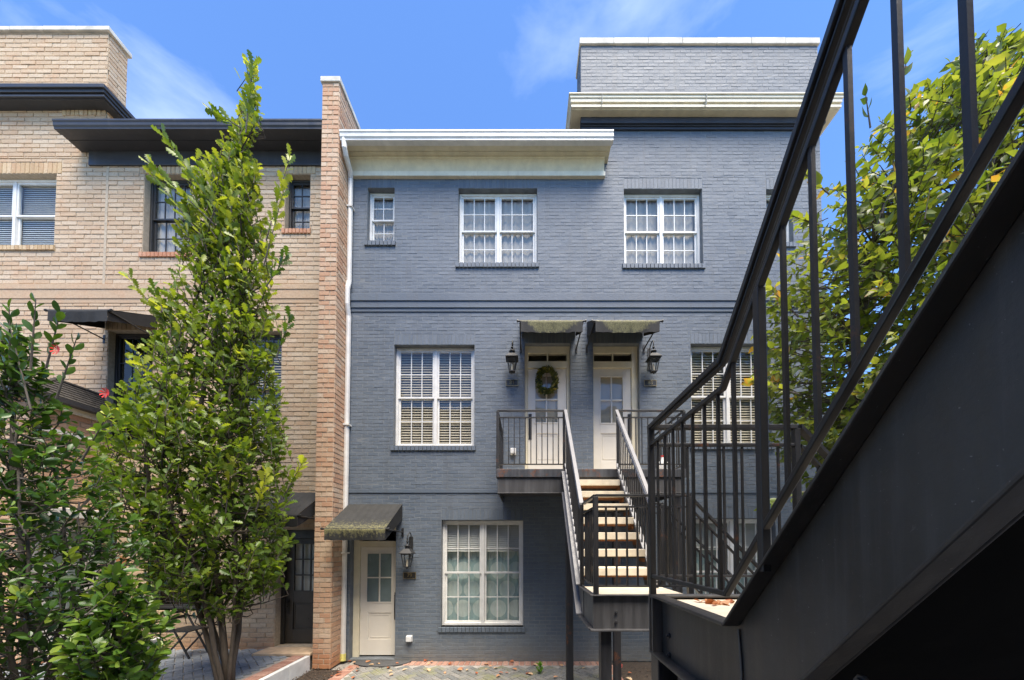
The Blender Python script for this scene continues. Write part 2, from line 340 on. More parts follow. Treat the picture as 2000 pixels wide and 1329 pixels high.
# ------------------------------------------------------------------ masonry
CAM = Vector((0, 0, EYE))
def subtract(rects, op):
    out = []
    for (a, b, c, d) in rects:
        x0, x1, z0, z1 = op
        if b <= x0 or a >= x1 or d <= z0 or c >= z1: out.append((a, b, c, d)); continue
        if a < x0: out.append((a, x0, c, d))
        if b > x1: out.append((x1, b, c, d))
        aa, bb = max(a, x0), min(b, x1)
        if c < z0: out.append((aa, bb, c, z0))
        if d > z1: out.append((aa, bb, z1, d))
    return [r for r in out if r[1]-r[0] > .022 and r[3]-r[2] > .016]
def backing(mb, O, U, Nn, u0, u1, z0, z1, ops, depth=.26):
    us = sorted({u0, u1, *[max(u0, min(u1, o[i])) for o in ops for i in (0, 1)]})
    zs = sorted({z0, z1, *[max(z0, min(z1, o[i])) for o in ops for i in (2, 3)]})
    P = lambda u, z, n=0: O + U*u + Nn*n + Vector((0, 0, z))
    for i in range(len(us)-1):
        for j in range(len(zs)-1):
            cu, cz = (us[i]+us[i+1])/2, (zs[j]+zs[j+1])/2
            if any(o[0] < cu < o[1] and o[2] < cz < o[3] for o in ops): continue
            for n in (0, -depth):
                mb.add([P(us[i], zs[j], n), P(us[i+1], zs[j], n), P(us[i+1], zs[j+1], n), P(us[i], zs[j+1], n)], [(0, 1, 2, 3)])
    for (a, b, c, d) in ops:
        for (p, q) in (((a, c), (a, d)), ((b, c), (b, d)), ((a, d), (b, d)), ((a, c), (b, c))):
            mb.add([P(*p), P(*q), P(*q, -depth), P(*p, -depth)], [(0, 1, 2, 3)])
brick_cache = {}
def brick_mesh(wd, ht, pr, U, Nn, mat, ch=.004):
    key = (round(wd, 2), round(ht, 3), round(pr, 3), tuple(round(c) for c in U), mat.name)
    if key in brick_cache: return brick_cache[key]
    wd, ht = key[0], key[1]; a, b = wd/2, ht/2; Z = Vector((0, 0, 1))
    v = [U*x + Z*z - Nn*.01 for x, z in ((-a, -b), (a, -b), (a, b), (-a, b))] + [U*x + Z*z + Nn*pr for x, z in ((-a+ch, -b+ch), (a-ch, -b+ch), (a-ch, b-ch), (-a+ch, b-ch))]
    mb = MB(); mb.add(v, [(4, 5, 6, 7), (0, 1, 5, 4), (1, 2, 6, 5), (2, 3, 7, 6), (3, 0, 4, 7)])
    me = mb.mesh('brick'); me.materials.append(mat); brick_cache[key] = me; return me
def lay(rects, O, U, Nn, mat, parent, nparts=0, joint=.010, proud=.008, name='brick', jit=.0035, stuffname='brickwork', avoid=(), bias=None):
    """rects: (u0,u1,z0,z1) cells incl. joint; the nparts that show largest become objects, the rest one mesh"""
    items = []
    for (a, b, c, d) in rects:
        cen = O + U*((a+b)/2) + Vector((0, 0, (c+d)/2)); items.append(((cen-CAM).length, a, b, c, d, cen))
    def hid(it):
        x = HX + F*it[5].x/max(it[5].y, .1); y = HY - F*(it[5].z-EYE)/max(it[5].y, .1)
        return any(q[0] < x < q[1] and q[2] < y < q[3] for q in avoid) or not (0 < x < 2000 and 0 < y < 1329)
    order = sorted(items, key=lambda it: (hid(it), it[0] / ((it[2]-it[1])*(it[4]-it[3]))**.5))
    picks = set(id(i) for i in order[:nparts]); mb = MB(); Z = Vector((0, 0, 1)); j = joint/2
    for it in items:
        _, a, b, c, d, cen = it; tn = random.random()
        if id(it) in picks:
            o = link(name, brick_mesh(b-a-joint, d-c-joint, proud, U, Nn, mat), parent, loc=cen + Nn*random.uniform(-jit, jit))
            o.color = (tn, 0, 0, 1); continue
        mb.cur = max(tn, .001); pr = proud + random.uniform(-jit, jit); ch = .004
        P = lambda u, z, n: O + U*u + Z*z + Nn*n
        v = [P(u, z, -.006) for u, z in ((a+j, c+j), (b-j, c+j), (b-j, d-j), (a+j, d-j))]
        v += [P(u, z, pr + random.uniform(-.0015, .0015)) for u, z in ((a+j+ch, c+j+ch), (b-j-ch, c+j+ch), (b-j-ch, d-j-ch), (a+j+ch, d-j-ch))]
        mb.add(v, [(4, 5, 6, 7), (0, 1, 5, 4), (1, 2, 6, 5), (2, 3, 7, 6), (3, 0, 4, 7)])
    if mb.f:
        o = mb.build(stuffname, mat, parent); o['kind'] = 'stuff'
def courses(u0, u1, z0, z1, BL, BH, ops, phase=0):
    out = []; i = 0; z = z0
    while z < z1-.01:
        zt = min(z+BH, z1); off = (BL/2 if (i+phase) % 2 else 0) + random.uniform(-.012, .012); u = u0-off
        while u < u1:
            l = BL*random.choice((1, 1, 1, 1, .985, 1.015)); r = (max(u, u0), min(u+l, u1), z, zt); u += l
            if r[1]-r[0] < .03: continue
            rs = [r]
            for o in ops: rs = subtract(rs, o)
            out += rs
        z = zt; i += 1
    return out
def soldiers(u0, u1, z0, z1, wd=.072):
    n = max(1, round((u1-u0)/wd)); s = (u1-u0)/n
    return [(u0+i*s, u0+(i+1)*s, z0, z1) for i in range(n)]

X_, Y_, Z_ = Vector((1, 0, 0)), Vector((0, 1, 0)), Vector((0, 0, 1))
NEG_Y = Vector((0, -1, 0))
YW = F/104.0             # plane of both facades
def wx(px, py=700, d=YW): return at(px, py, d).x
def wz(py, px=1000, d=YW): return at(px, py, d).z

# ------------------------------------------------------------------ ground
MB().add([(-60, -40, -.03), (60, -40, -.03), (60, 80, -.03), (-60, 80, -.03)], [(0, 1, 2, 3)]).build('ground', M['soil'], kind='structure')

# ------------------------------------------------------------------ windows and doors
def window(house, rect, units=2, cols=3, rows=2, mats=('white', 'glass'), inside='curtain', sill='blue', wall_y=YW, rec=.10, small=False, single=False, ops=None, name='window', label=None):
    l, r, t, b = rect; yf = wall_y+rec; my = (t+b)/2; mxp = (l+r)/2
    x0, x1 = at(l, my, yf).x, at(r, my, yf).x; z1, z0 = at(mxp, t, yf).z, at(mxp, b, yf).z
    ops.append((x0, x1, z0, z1)); fm, gm = M[mats[0]], M[mats[1]]
    bt = .045 if not small else .04
    mb = MB().frame(x0+.002, x1-.002, z0+.002, z1-.002, bt, yf, yf+.09)
    mul = .055; iw = (x1-x0-2*bt-(units-1)*mul)/units
    for k in range(units-1):
        c = x0+bt+(k+1)*iw+k*mul; mb.box(c, c+mul, yf+.006, yf+.09, z0+bt, z1-bt)
    W = mb.build(name, fm, house, bevel=.004)
    if label: W['label'] = label
    pane_cache = {}
    for k in range(units):
        a = x0+bt+k*(iw+mul); e = a+iw; zb, zt = z0+bt, z1-bt; zm = (zb+zt)/2
        halves = [(zm-.018, zt, yf+.018), (zb, zm+.018, yf+.048)]
        for hi, (c, d, yy) in enumerate(halves):
            st = .036 if not small else .03
            MB().frame(a+.001, e-.001, c+.001, d-.001, st, yy, yy+.028).build('sash', fm, W, bevel=.003)
            ia, ie, ic, idd = a+st, e-st, c+st, d-st; g = MB(); mw = .016
            for i in range(1, cols):
                x = ia+(ie-ia)*i/cols; g.box(x-mw/2, x+mw/2, yy+.004, yy+.022, ic, idd)
            for i in range(1, rows):
                z = ic+(idd-ic)*i/rows
                for q in range(cols):
                    xa = ia+(ie-ia)*q/cols+(mw/2 if q else 0); xb = ia+(ie-ia)*(q+1)/cols-(mw/2 if q < cols-1 else 0)
                    g.box(xa, xb, yy+.005, yy+.021, z-mw/2, z+mw/2)
            if g.f: g.build('grille', fm, W)
            pw, ph = (ie-ia)/cols, (idd-ic)/rows
            for i in range(cols):
                for j in range(rows):
                    key = (round(pw, 3), round(ph, 3))
                    if key not in pane_cache:
                        pm = MB().add([(-pw/2, 0, -ph/2), (pw/2, 0, -ph/2), (pw/2, 0, ph/2), (-pw/2, 0, ph/2)], [(0, 1, 2, 3)]).mesh('pane'); pm.materials.append(gm); pane_cache[key] = pm
                    link('pane', pane_cache[key], W, loc=(ia+pw*(i+.5), yy+.013, ic+ph*(j+.5)))
    yb = yf+(.085 if inside == 'curtain' else .104)
    if inside in ('slats', 'slatsw', 'half'):
        top = z1-.02; bot = z0+.03 if inside != 'half' else z0+(z1-z0)*.70
        sm = M['blind'] if inside == 'slats' else M['blindw']
        sp = .050 if inside == 'slats' else .042
        sw_ = iw-.02; me = MB().bar((-sw_/2, 0, 0), (sw_/2, 0, 0), .046, .003, (0, -.86, .5)).mesh('slat'); me.materials.append(sm)
        for k in range(units):
            cx = x0+bt+k*(iw+mul)+iw/2; z = top-.05
            MB().box(cx-sw_/2, cx+sw_/2, yb-.02, yb+.03, top-.04, top).build('headrail', sm, W)
            while z > bot: link('slat', me, W, loc=(cx, yb, z)); z -= sp
    if inside in ('curtain', 'half'):
        n = 60; mb = MB(); yc = yb+.06 if inside == 'half' else yb
        for i in range(n+1):
            x = x0+(x1-x0)*i/n; y = yc+.018+.012*math.sin(i*1.25+1.7*math.sin(i*.31))+.005*math.sin(i*2.9)
            mb.v += [(x, y, z0), (x, y, z1)]
        for i in range(n): mb.f.append((2*i, 2*i+2, 2*i+3, 2*i+1)); mb.t.append(0)
        mb.build('curtain', M['circ'] if inside == 'half' else M['curtain'], W, smooth=True)
    if sill:
        hh = .10; so = .035; zz0, zz1 = z0-hh, z0
        MB().box(x0-.04, x1+.03, wall_y-.012, wall_y+.11, zz0+.004, zz1-.004).build('sill_bed', M['bmortar'] if sill == 'blue' else M['tanmortar'], W)
        lay(soldiers(x0-.045, x1+.035, zz0, zz1, .075), Vector((0, wall_y-.012, 0)), X_, NEG_Y, M[sill], W, 60, .008, .022, 'sill_brick', .002)
        ops.append((x0-.045, x1+.035, zz0, zz1))
    return (x0, x1, z0, z1), W

def door(house, rect, wall_y=YW, rec=.10, glass_px=None, panel_px=None, handle_px=None, transom_px=None, frame_px=None, mats=('door', 'doortrim', 'glass'), ops=None, label=None, hinge=1, gcols=2, grows=2, back=None):
    """leaf / glass / panel / frame given as photo rectangles on the door's plane"""
    yf = wall_y+rec
    def wr(q): 
        my = (q[2]+q[3])/2; mxp = (q[0]+q[1])/2
        return at(q[0], my, yf).x, at(q[1], my, yf).x, at(mxp, q[3], yf).z, at(mxp, q[2], yf).z
    fx0, fx1, fz0, fz1 = wr(frame_px); ops.append((fx0, fx1, fz0, fz1)); lx0, lx1, lz0, lz1 = wr(rect)
    ym = yf+.035; dm, tm, gm = M[mats[0]], M[mats[1]], M[mats[2]]
    gx0, gx1, gz0, gz1 = wr(glass_px); px0, px1, pz0, pz1 = wr(panel_px)
    D = MB()   # leaf with a glazed opening and a sunk panel
    D.box(lx0, gx0, ym, ym+.045, lz0, lz1); D.box(gx1, lx1, ym, ym+.045, lz0, lz1)
    D.box(gx0, gx1, ym, ym+.045, gz1, lz1); D.box(gx0, gx1, ym, ym+.045, pz1, gz0)
    D.box(gx0, px0, ym, ym+.045, pz0, pz1); D.box(px1, gx1, ym, ym+.045, pz0, pz1); D.box(gx0, gx1, ym, ym+.045, lz0, pz0)
    D.box(px0, px1, ym+.014, ym+.04, pz0, pz1)
    D.frame(px0+.03, px1-.03, pz0+.03, pz1-.03, .012, ym+.006, ym+.014)
    dr = D.build('door', dm, house, bevel=.003)
    if label: dr['label'] = label
    f = MB()
    f.box(fx0+.001, lx0-.004, yf, yf+.10, fz0, fz1-.001); f.box(lx1+.004, fx1-.001, yf, yf+.10, fz0, fz1-.001)
    tt = wr(transom_px) if transom_px else None
    if tt:
        f.box(lx0-.004, lx1+.004, yf, yf+.10, lz1+.004, tt[2]); f.box(lx0-.004, lx1+.004, yf, yf+.10, tt[3], fz1-.001)
        f.box(lx0-.004, tt[0], yf, yf+.10, tt[2], tt[3]); f.box(tt[1], lx1+.004, yf, yf+.10, tt[2], tt[3])
        c = (tt[0]+tt[1])/2; f.box(c-.012, c+.012, yf+.01, yf+.05, tt[2], tt[3])
        for a, b in ((tt[0], c-.012), (c+.012, tt[1])):
            MB().add([(a, yf+.03, tt[2]), (b, yf+.03, tt[2]), (b, yf+.03, tt[3]), (a, yf+.03, tt[3])], [(0, 1, 2, 3)]).build('transom_pane', M['glass'], dr)
    else: f.box(lx0-.004, lx1+.004, yf, yf+.10, lz1+.004, fz1-.001)
    f.build('door_frame', tm, dr, bevel=.005)
    g = MB().frame(gx0-.014, gx1+.014, gz0-.014, gz1+.014, .022, ym-.008, ym-.001)
    gw, gh = (gx1-gx0)/gcols, (gz1-gz0)/grows
    for i in range(1, gcols): g.box(gx0+gw*i-.012, gx0+gw*i+.012, ym+.004, ym+.03, gz0, gz1)
    for j in range(1, grows):
        for i in range(gcols): g.box(gx0+gw*i+(.012 if i else 0), gx0+gw*(i+1)-(.012 if i < gcols-1 else 0), ym+.005, ym+.029, gz0+gh*j-.012, gz0+gh*j+.012)
    g.build('glazing_bars', dm, dr)
    for i in range(gcols):
        for j in range(grows):
            a, c = gx0+gw*i, gz0+gh*j
            MB().add([(a, ym+.02, c), (a+gw, ym+.02, c), (a+gw, ym+.02, c+gh), (a, ym+.02, c+gh)], [(0, 1, 2, 3)]).build('pane', gm, dr)
    if back: MB().box(gx0-.02, gx1+.02, ym+.055, ym+.062, gz0-.02, gz1+.02).build('door_backing', M[back], dr)  # added backing; ivory on the upper doors imitates a warm brick reflection
    if handle_px:
        a, b, c, d = wr(handle_px); h = MB().box(a, b, ym-.012, ym-.001, c, d); cx = (a+b)/2; cz = c+(d-c)*.5
        h.tube([(cx, ym-.012, cz), (cx, ym-.055, cz)], .010); h.tube([(cx, ym-.05, c+.03), (cx, ym-.06, cz), (cx, ym-.05, d-.03)], .009)
        h.tube([(cx, ym-.012, d-.06), (cx, ym-.03, d-.06)], .022, 12)
        h.build('handle', M['iron'], dr, bevel=.002)
    MB().box(fx0+.02, fx1-.02, yf-.06, yf+.10, fz0-.03, fz0-.001).build('threshold', M['kerb'], dr)
    return dr, (lx0, lx1, lz0, lz1)

# ------------------------------------------------------------------ blue townhouse
BX0, BX1 = -3.385, wx(1607, 500); BXC = wx(1135, 230)
blue = thing('townhouse', 'slate blue painted brick townhouse with white windows and cream cornices', 'house', (1.0, YW, 0))
bo = []
HEAD = []
def bwin(rect, **k):
    q, W = window(blue, rect, ops=bo, **k); HEAD.append(q); return q, W
bwin((722, 774, 378, 481), units=1, cols=2, small=True, label='narrow sash window beside the white downspout')
bwin((897, 1049, 379, 523)); bwin((1216, 1367, 380, 525))
bwin((1490, 1541, 381, 484), units=1, cols=2, small=True)
bwin((773, 928, 680, 874), inside='slats', label='double sash window with ivory blinds')
bwin((1345, 1499, 678, 872), inside='slats')
bwin((864, 1022, 1017, 1222), inside='half', label='double sash window with circle print curtains behind')
bwin((1351, 1509, 1014, 1222), inside='half')
d79, l79 = door(blue, (702, 775, 1069, 1281), glass_px=(715, 764, 1081, 1177), panel_px=(718, 762, 1198, 1250), handle_px=(769.5, 773.5, 1158, 1212),
    frame_px=(690, 777, 1030, 1284), transom_px=(703, 774, 1036, 1057), mats=('door', 'doortrim', 'frost'), ops=bo, rec=.12, label='off white door with frosted panes at ground level', back='room')
d81, l81 = door(blue, (1031, 1107, 719, 931), glass_px=(1045, 1090, 733, 825), panel_px=(1047, 1089, 846, 900), handle_px=(1032.5, 1038.5, 808, 858),
    frame_px=(1025, 1113, 677, 933), transom_px=(1032, 1107, 690, 706), mats=('door', 'doortrim', 'glass'), ops=bo, label='off white door behind the wreath', back='blind')
d83, l83 = door(blue, (1160, 1234, 719, 931), glass_px=(1173, 1218, 734, 826), panel_px=(1175, 1216, 846, 900), handle_px=(1227, 1233, 808, 858),
    frame_px=(1157, 1246, 677, 933), transom_px=(1160, 1234, 690, 706), mats=('door', 'doortrim', 'glass'), ops=bo, label='off white door beside the right lantern', back='blind')
ZC = 9.32; ZP = wz(90, 1300)
bwall = MB()
Ob = Vector((0, YW, 0))
backing(bwall, Ob, X_, NEG_Y, BX0, BX1, 0, ZC, bo); backing(bwall, Ob, X_, NEG_Y, BXC, BX1, ZC, ZP, [])
BWALL = bwall.build('wall', M['bmortar'], blue)
lin = []
heads = [(q[0]-.0, q[1]+.0, q[3], q[3]+.205) for q in HEAD] + [(o[0], o[1], o[3], o[3]+.205) for o in bo if abs(o[1]-o[0]-.84) < .12 and o[3] > 5]
bands = []
za, zb_, zc_ = wz(587, d=YW-.05), wz(601, d=YW-.03), wz(609, d=YW-.015)
bands.append((BX0, BX1, zc_, za+.14))
zl = wz(963, d=YW-.02); bands.append((BX0, BX1, zl, zl+.07))
rects = courses(BX0, BX1, 0, ZC, .2032, .0687, bo+heads+bands) + courses(BXC, BX1, ZC, ZP, .2032, .0687, [], 1)
hid_blue = [(1100, 2000, 940, 1329), (1480, 2000, 0, 1329), (640, 800, 980, 1070), (968, 1345, 790, 1000), (640, 692, 0, 1329), (1000, 1300, 620, 690)]
lay(rects, Ob, X_, NEG_Y, M['blue'], BWALL, 240, .007, .0022, jit=.0013, avoid=hid_blue)
hr = []
for h in heads: hr += soldiers(*h)
lay(hr, Ob, X_, NEG_Y, M['blue'], BWALL, 60, .0045, .004, 'soldier_brick', .0012, stuffname='soldier_brickwork')
for (z0, z1, p) in ((za, za+.14, .05), (zb_, za-.0015, .033), (zc_, zb_-.0015, .016), (zl, zl+.07, .018)):
    MB().box(BX0, BX1+.004, YW-p, YW+.02, z0, z1).build('string_course', M['blue'], BWALL, bevel=.004)
sh = MB()   # side walls, rear wall, roofs and floors close the house
yb0, yb1 = YW+.262, YW+8
for x in (BX0+.01, BX1-.01): sh.add([(x, YW, 0), (x, yb1, 0), (x, yb1, ZC), (x, YW, ZC)], [(0, 1, 2, 3)])
sh.add([(BX1-.01, YW, ZC), (BX1-.01, yb1, ZC), (BX1-.01, yb1, 10.6), (BX1-.01, YW, 10.6)], [(0, 1, 2, 3)])
sh.add([(BXC+.01, YW, ZC), (BXC+.01, yb1, ZC), (BXC+.01, yb1, 10.6), (BXC+.01, YW, 10.6)], [(0, 1, 2, 3)])
sh.add([(BX0, yb1, 0), (BX1, yb1, 0), (BX1, yb1, 10.6), (BX0, yb1, 10.6)], [(0, 1, 2, 3)])
sh.build('side_wall', M['bmortar'], blue)
MB().box(BX0+.02, BXC, YW+.0, yb1, ZC+.001, ZC+.03).box(BXC+.02, BX1-.02, YW+.45, yb1, 10.6, 10.63).build('roof', M['shingle'], blue)
fl = MB()
for z in (.02, 3.18, 6.35): fl.box(BX0+.03, BX1-.03, yb0+.3, yb1-.02, z-.1, z)
fl.box(BX0+.03, BX1-.03, yb0+3.2, yb0+3.3, 0, 9.2)
fl.build('interior_room', M['room'], blue)
# parapet side and coping
MB().box(BXC+.001, BX1-.003, YW+.02, YW+.45, 10.2, ZP).build('parapet', M['bmortar'], blue)
prs = courses(YW, YW+.45, 10.3, ZP, .2032, .0687, [])
lay(prs, Vector((BXC, 0, 0)), Y_, Vector((-1, 0, 0)), M['blue'], BWALL, 0, .0085, .0045, jit=.0015, stuffname='parapet_brickwork')
cpm = MB(); ncp = 7; zt = wz(78, 1300)
for i in range(ncp):
    a, b = BXC-.03, BX1+.03; cpm.box(a+(b-a)*i/ncp+.002, a+(b-a)*(i+1)/ncp-.002, YW-.035, YW+.48, ZP+.001+random.uniform(0, .003), zt+random.uniform(-.006, .004))
cpm.build('coping', M['coping'], blue, bevel=.008)
# upper cornice: stepped crown with returns
z0 = at(1300, 207, YW-.24).z; z1 = at(1300, 182, YW-.26).z
cz = [(0, .045, .225), (.045, .085, .205), (.085, .15, .235), (.15, .20, .25), (.20, z1-z0, .27)]
cm = MB()
for a, b, o in cz: cm.box(BXC-o, BX1+o, YW-o, YW+(.6 if a else .6), z0+a+.0005, z0+b)
cm.build('cornice', M['trim'], blue, bevel=.005)
for xx in (BXC+.35, BXC+2.3): MB().box(xx, xx+.004, YW-.2745, YW-.2, z0+.01, z1-.001).build('trim_joint', M['coping'], blue)
MB().box(BXC-.19, BX1+.19, YW-.19, YW+.5, z0-.012, z0-.0005).build('soffit', M['soffit'], blue)
zf = wz(252, 1300, YW-.04)
MB().box(BXC-.02, BX1+.05, YW-.085, YW+.01, z0-.13, z0-.0125).box(BXC-.01, BX1+.03, YW-.055, YW+.01, zf+.045, z0-.131).box(BXC-.005, BX1+.02, YW-.035, YW+.01, zf, zf+.044).build('frieze', M['navy'], blue, bevel=.004)

def eave(house, x0, x1, yg, zg0, zg1, zfb, xf0, xf1, mats, wall_y=YW, cove=True):
    """gutter on a broad soffit with a cove and fascia against the wall"""
    g, s, t = (M[k] for k in mats); h = zg1-zg0
    MB().prism_x([(yg, zg1), (yg, zg1-.03), (yg+.012, zg1-.045), (yg+.012, zg0+.055), (yg+.03, zg0+.03), (yg+.03, zg0), (yg+.12, zg0), (yg+.12, zg1-.008), (yg+.105, zg1-.008), (yg+.105, zg0+.015), (yg+.04, zg0+.015), (yg+.03, zg1-.01)], x0, x1).build('gutter', g, house)
    ys = yg+.121
    so = MB().box(x0+.02, x1-.02, ys, ys+.08, zg0+.001, zg0+.02).box(x0+.02, x1-.02, ys+.092, wall_y+.0, zg0+.003, zg0+.02).box(x0+.02, x1-.02, ys+.08, ys+.092, zg0+.010, zg0+.02)
    so.build('soffit', s, house)
    prof = [(wall_y-.001, zg0+.001), (wall_y-.13, zg0+.001), (wall_y-.128, zg0-.02)]
    for i in range(9):
        a = math.pi/2*i/8; prof.append((wall_y-.05-.075*(1-math.sin(a)), zg0-.03-(zg0-zfb-.13)*(1-math.cos(a))))
    prof += [(wall_y-.05, zfb+.09), (wall_y-.001, zfb+.09)]
    if cove: MB().prism_x(prof, xf0+.02, xf1-.02).build('cove', s, house)
    MB().box(xf0, xf1, wall_y-.065 if cove else wall_y-.04, wall_y+.002, zfb, zfb+.089 if cove else zg0+.002).build('fascia', t, house, bevel=.004)
    MB().box(x0+.03, x1-.03, yg+.13, wall_y+.3, zg1-.03, zg1-.005).build('eave_roof', M['shingle'], house)
    for xx in (x0+.02, x1-.045): MB().box(xx, xx+.025, yg+.122, wall_y-.132, zg0+.021, zg1-.031).build('eave_end', g, house)
yg = 5.93
eave(blue, -3.375, at(1199, 262, yg).x, yg, at(900, 270, yg).z, at(900, 253, yg).z, wz(345, 900, YW-.05), -3.37, at(1182, 340, YW-.05).x, ('gutter', 'soffit', 'trim'))
# downspout with elbows round the string course
pts = [at(672, 272, 5.99), at(673, 290, 5.99), at(676, 305, 6.05), at(684, 335, 6.22), at(685, 352, 6.29)]
xd = pts[-1].x
for (z, y) in ((za+.36, 6.29), (za+.2, 6.24), (za-.12, 6.24), (za-.32, 6.295), (3, 6.295), (.16, 6.295)): pts.append(Vector((xd-.006*(9-z)*.2, y, z)))
ds = MB().tube(pts, .046, 8); dso = ds.build('downspout', M['gutter'], blue)
MB().tube([(pts[-1].x, 6.295, .16), (pts[-1].x, 6.29, .03)], .052, 8).build('stained_shoe', M['yellow'], blue)
for z in (8.6, 4.4, 2.0): MB().box(xd-.07, xd+.06, 6.235, YW-.001, z, z+.03).build('strap', M['gutter'], dso)

# ------------------------------------------------------------------ buff brick townhouse
PX0, PX1, PY = -3.70, -3.395, 5.945
TX = wx(205, 300)          # right-hand corner of the taller part
tanh = thing('townhouse', 'buff brick townhouse with charcoal cornice and dark window frames', 'house', (-6, YW, 0))
to = []; THEAD = []
def twin(rect, **k):
    q, W = window(tanh, rect, ops=to, **k); THEAD.append(q); return q, W
TZ0 = -.02
twin((-70, 122, 351, 490), cols=1, rows=1, inside='slatsw', sill='soldier', label='broad white window with pale blinds')
twin((292, 384, 352, 503), units=1, cols=4, mats=('darkframe', 'glass'), sill='orange')
twin((564, 612, 352, 458), units=1, cols=2, mats=('darkframe', 'glass'), sill='orange', small=True)
twin((470, 556, 654, 868), units=1, cols=4, mats=('darkframe', 'glass'), inside='slats', sill='soldier')
twin((222, 308, 652, 868), units=1, cols=3, mats=('darkframe', 'glass'), inside=None, sill='soldier')
twin((300, 436, 1068, 1190), units=2, cols=2, mats=('darkframe', 'glass'), inside=None, sill='soldier')
dtn, ltn = door(tanh, (556, 634, 1052, 1257), glass_px=(572, 620, 1062, 1155), panel_px=(569, 621, 1178, 1230), handle_px=(559, 563, 1170, 1200), frame_px=(549, 640, 1035, 1259),
    mats=('browndoor', 'darkframe', 'glass'), ops=to, rec=.14, label='dark umber half glazed door by the brick pier', back='blindw', gcols=3, grows=3)
dwd, lwd = door(tanh, (205, 236, 1040, 1258), glass_px=(211, 230, 1060, 1150), panel_px=(211, 230, 1175, 1235), frame_px=(195, 238, 1030, 1260), mats=('door', 'doortrim', 'glass'), ops=to, label='white door by the bay', gcols=2, grows=4)
TWX = -12.0; ZT = wz(322, 400); ZTP = wz(66, 100)
Ot = Vector((0, YW, 0)); tb = MB()
backing(tb, Ot, X_, NEG_Y, TWX, PX0+.15, 0, ZT+.15, to); backing(tb, Ot, X_, NEG_Y, TWX, TX, ZT+.15, ZTP, [])
TWALL = tb.build('wall', M['tanmortar'], tanh)
theads = [(q[0]-.1, q[1]+.1, q[3], q[3]+.225) for q in THEAD]
ta, tb2, tc2 = wz(564, d=YW-.04), wz(583, d=YW-.025), wz(592, d=YW-.015)
tbands = [(TWX, PX0, tc2, ta+.10)]
BL, BH = .305, .0885
tr = courses(TWX, PX0+.02, 0, ZT+.15, BL, BH, to+theads+tbands) + courses(TWX, TX, ZT+.15, ZTP, BL, BH, [], 1)
hid_tan = [(225, 600, 130, 1329), (0, 300, 580, 1329), (560, 640, 960, 1060), (100, 640, 225, 325), (0, 260, 155, 210)]
lay(tr, Ot, X_, NEG_Y, M['tan'], TWALL, 190, .011, .009, avoid=hid_tan)
hr = []
for h in theads: hr += soldiers(*h, wd=.088)
lay(hr, Ot, X_, NEG_Y, M['soldier'], TWALL, 40, .009, .009, 'soldier_brick', .002, stuffname='soldier_brickwork')
for (z0, z1, p) in ((ta, ta+.10, .034), (tb2, ta-.0015, .024), (tc2, tb2-.0015, .014)):
    MB().box(TWX, PX0, YW-p, YW+.02, z0, z1).build('string_course', M['tan'], TWALL, bevel=.004)
MB().box(wx(196), wx(201), YW-.013, YW+.01, ta+.102, ZT-.02).build('expansion_joint', M['tanmortar'], TWALL)
MB().box(TWX, PX0, YW+7.9, YW+8, 0, ZT).box(TWX, TWX+.1, YW+.27, YW+7.9, 0, ZTP).box(TX-.1, TX-.005, YW+.03, YW+.31, ZT, ZTP-.01).box(TWX+.1, PX0, YW+.1, YW+7.9, ZT+.1, ZT+.14).box(TWX+.1, TX-.1, YW+.3, YW+7.9, 10.4, 10.44).build('side_wall', M['tanmortar'], tanh)
fl = MB()
for z in (.25, 3.18, 6.35): fl.box(TWX+.12, PX0-.05, YW+.56, YW+7.8, z-.1, z)
fl.box(TWX+.12, PX0-.05, YW+3.4, YW+3.5, .25, 9.0).build('interior_room', M['room'], tanh)
lay(courses(YW, YW+.31, ZT+.15, ZTP, BL, BH, [], 1), Vector((TX-.003, 0, 0)), Y_, X_, M['tan'], TWALL, 0, .011, .009, stuffname='parapet_brickwork')
cpm = MB()
for i in range(6): cpm.box(TWX+(TX+.05-TWX)*i/6+.003, TWX+(TX+.05-TWX)*(i+1)/6-.003, YW-.05, YW+.35, ZTP+.002, ZTP+.085+random.uniform(-.006, .006))
cpm.build('coping', M['coping'], tanh, bevel=.008)
zq0 = at(100, 185, YW-.24).z; zq1 = at(100, 162, YW-.26).z; cm = MB()
for a, b, o in ((0, .035, .215), (.035, .075, .195), (.075, .13, .225), (.13, zq1-zq0, .255)): cm.box(TWX, TX+o, YW-o, YW+1.2, zq0+a+.0005, zq0+b)
cm.build('cornice', M['darktrim'], tanh, bevel=.006)
MB().box(TWX, TX+.18, YW-.18, YW+1.0, zq0-.012, zq0-.0005).build('soffit', M['darktrim'], tanh)
zz = wz(205, 100)
lay(soldiers(TWX+3, TX, zz-.09, zz+.02, .088)+soldiers(TWX+3, TX, zz-.24, zz-.1, .088), Vector((0, YW-.012, 0)), X_, NEG_Y, M['soldier'], TWALL, 0, .009, .009, stuffname='frieze_brickwork')
eave(tanh, at(101, 240, yg).x, PX0-.004, yg, at(300, 248, yg).z, at(300, 232, yg).z, wz(321, 400, YW-.05), at(171, 315, YW-.05).x, PX0-.004, ('darktrim', 'darktrim', 'darktrim'), cove=False)
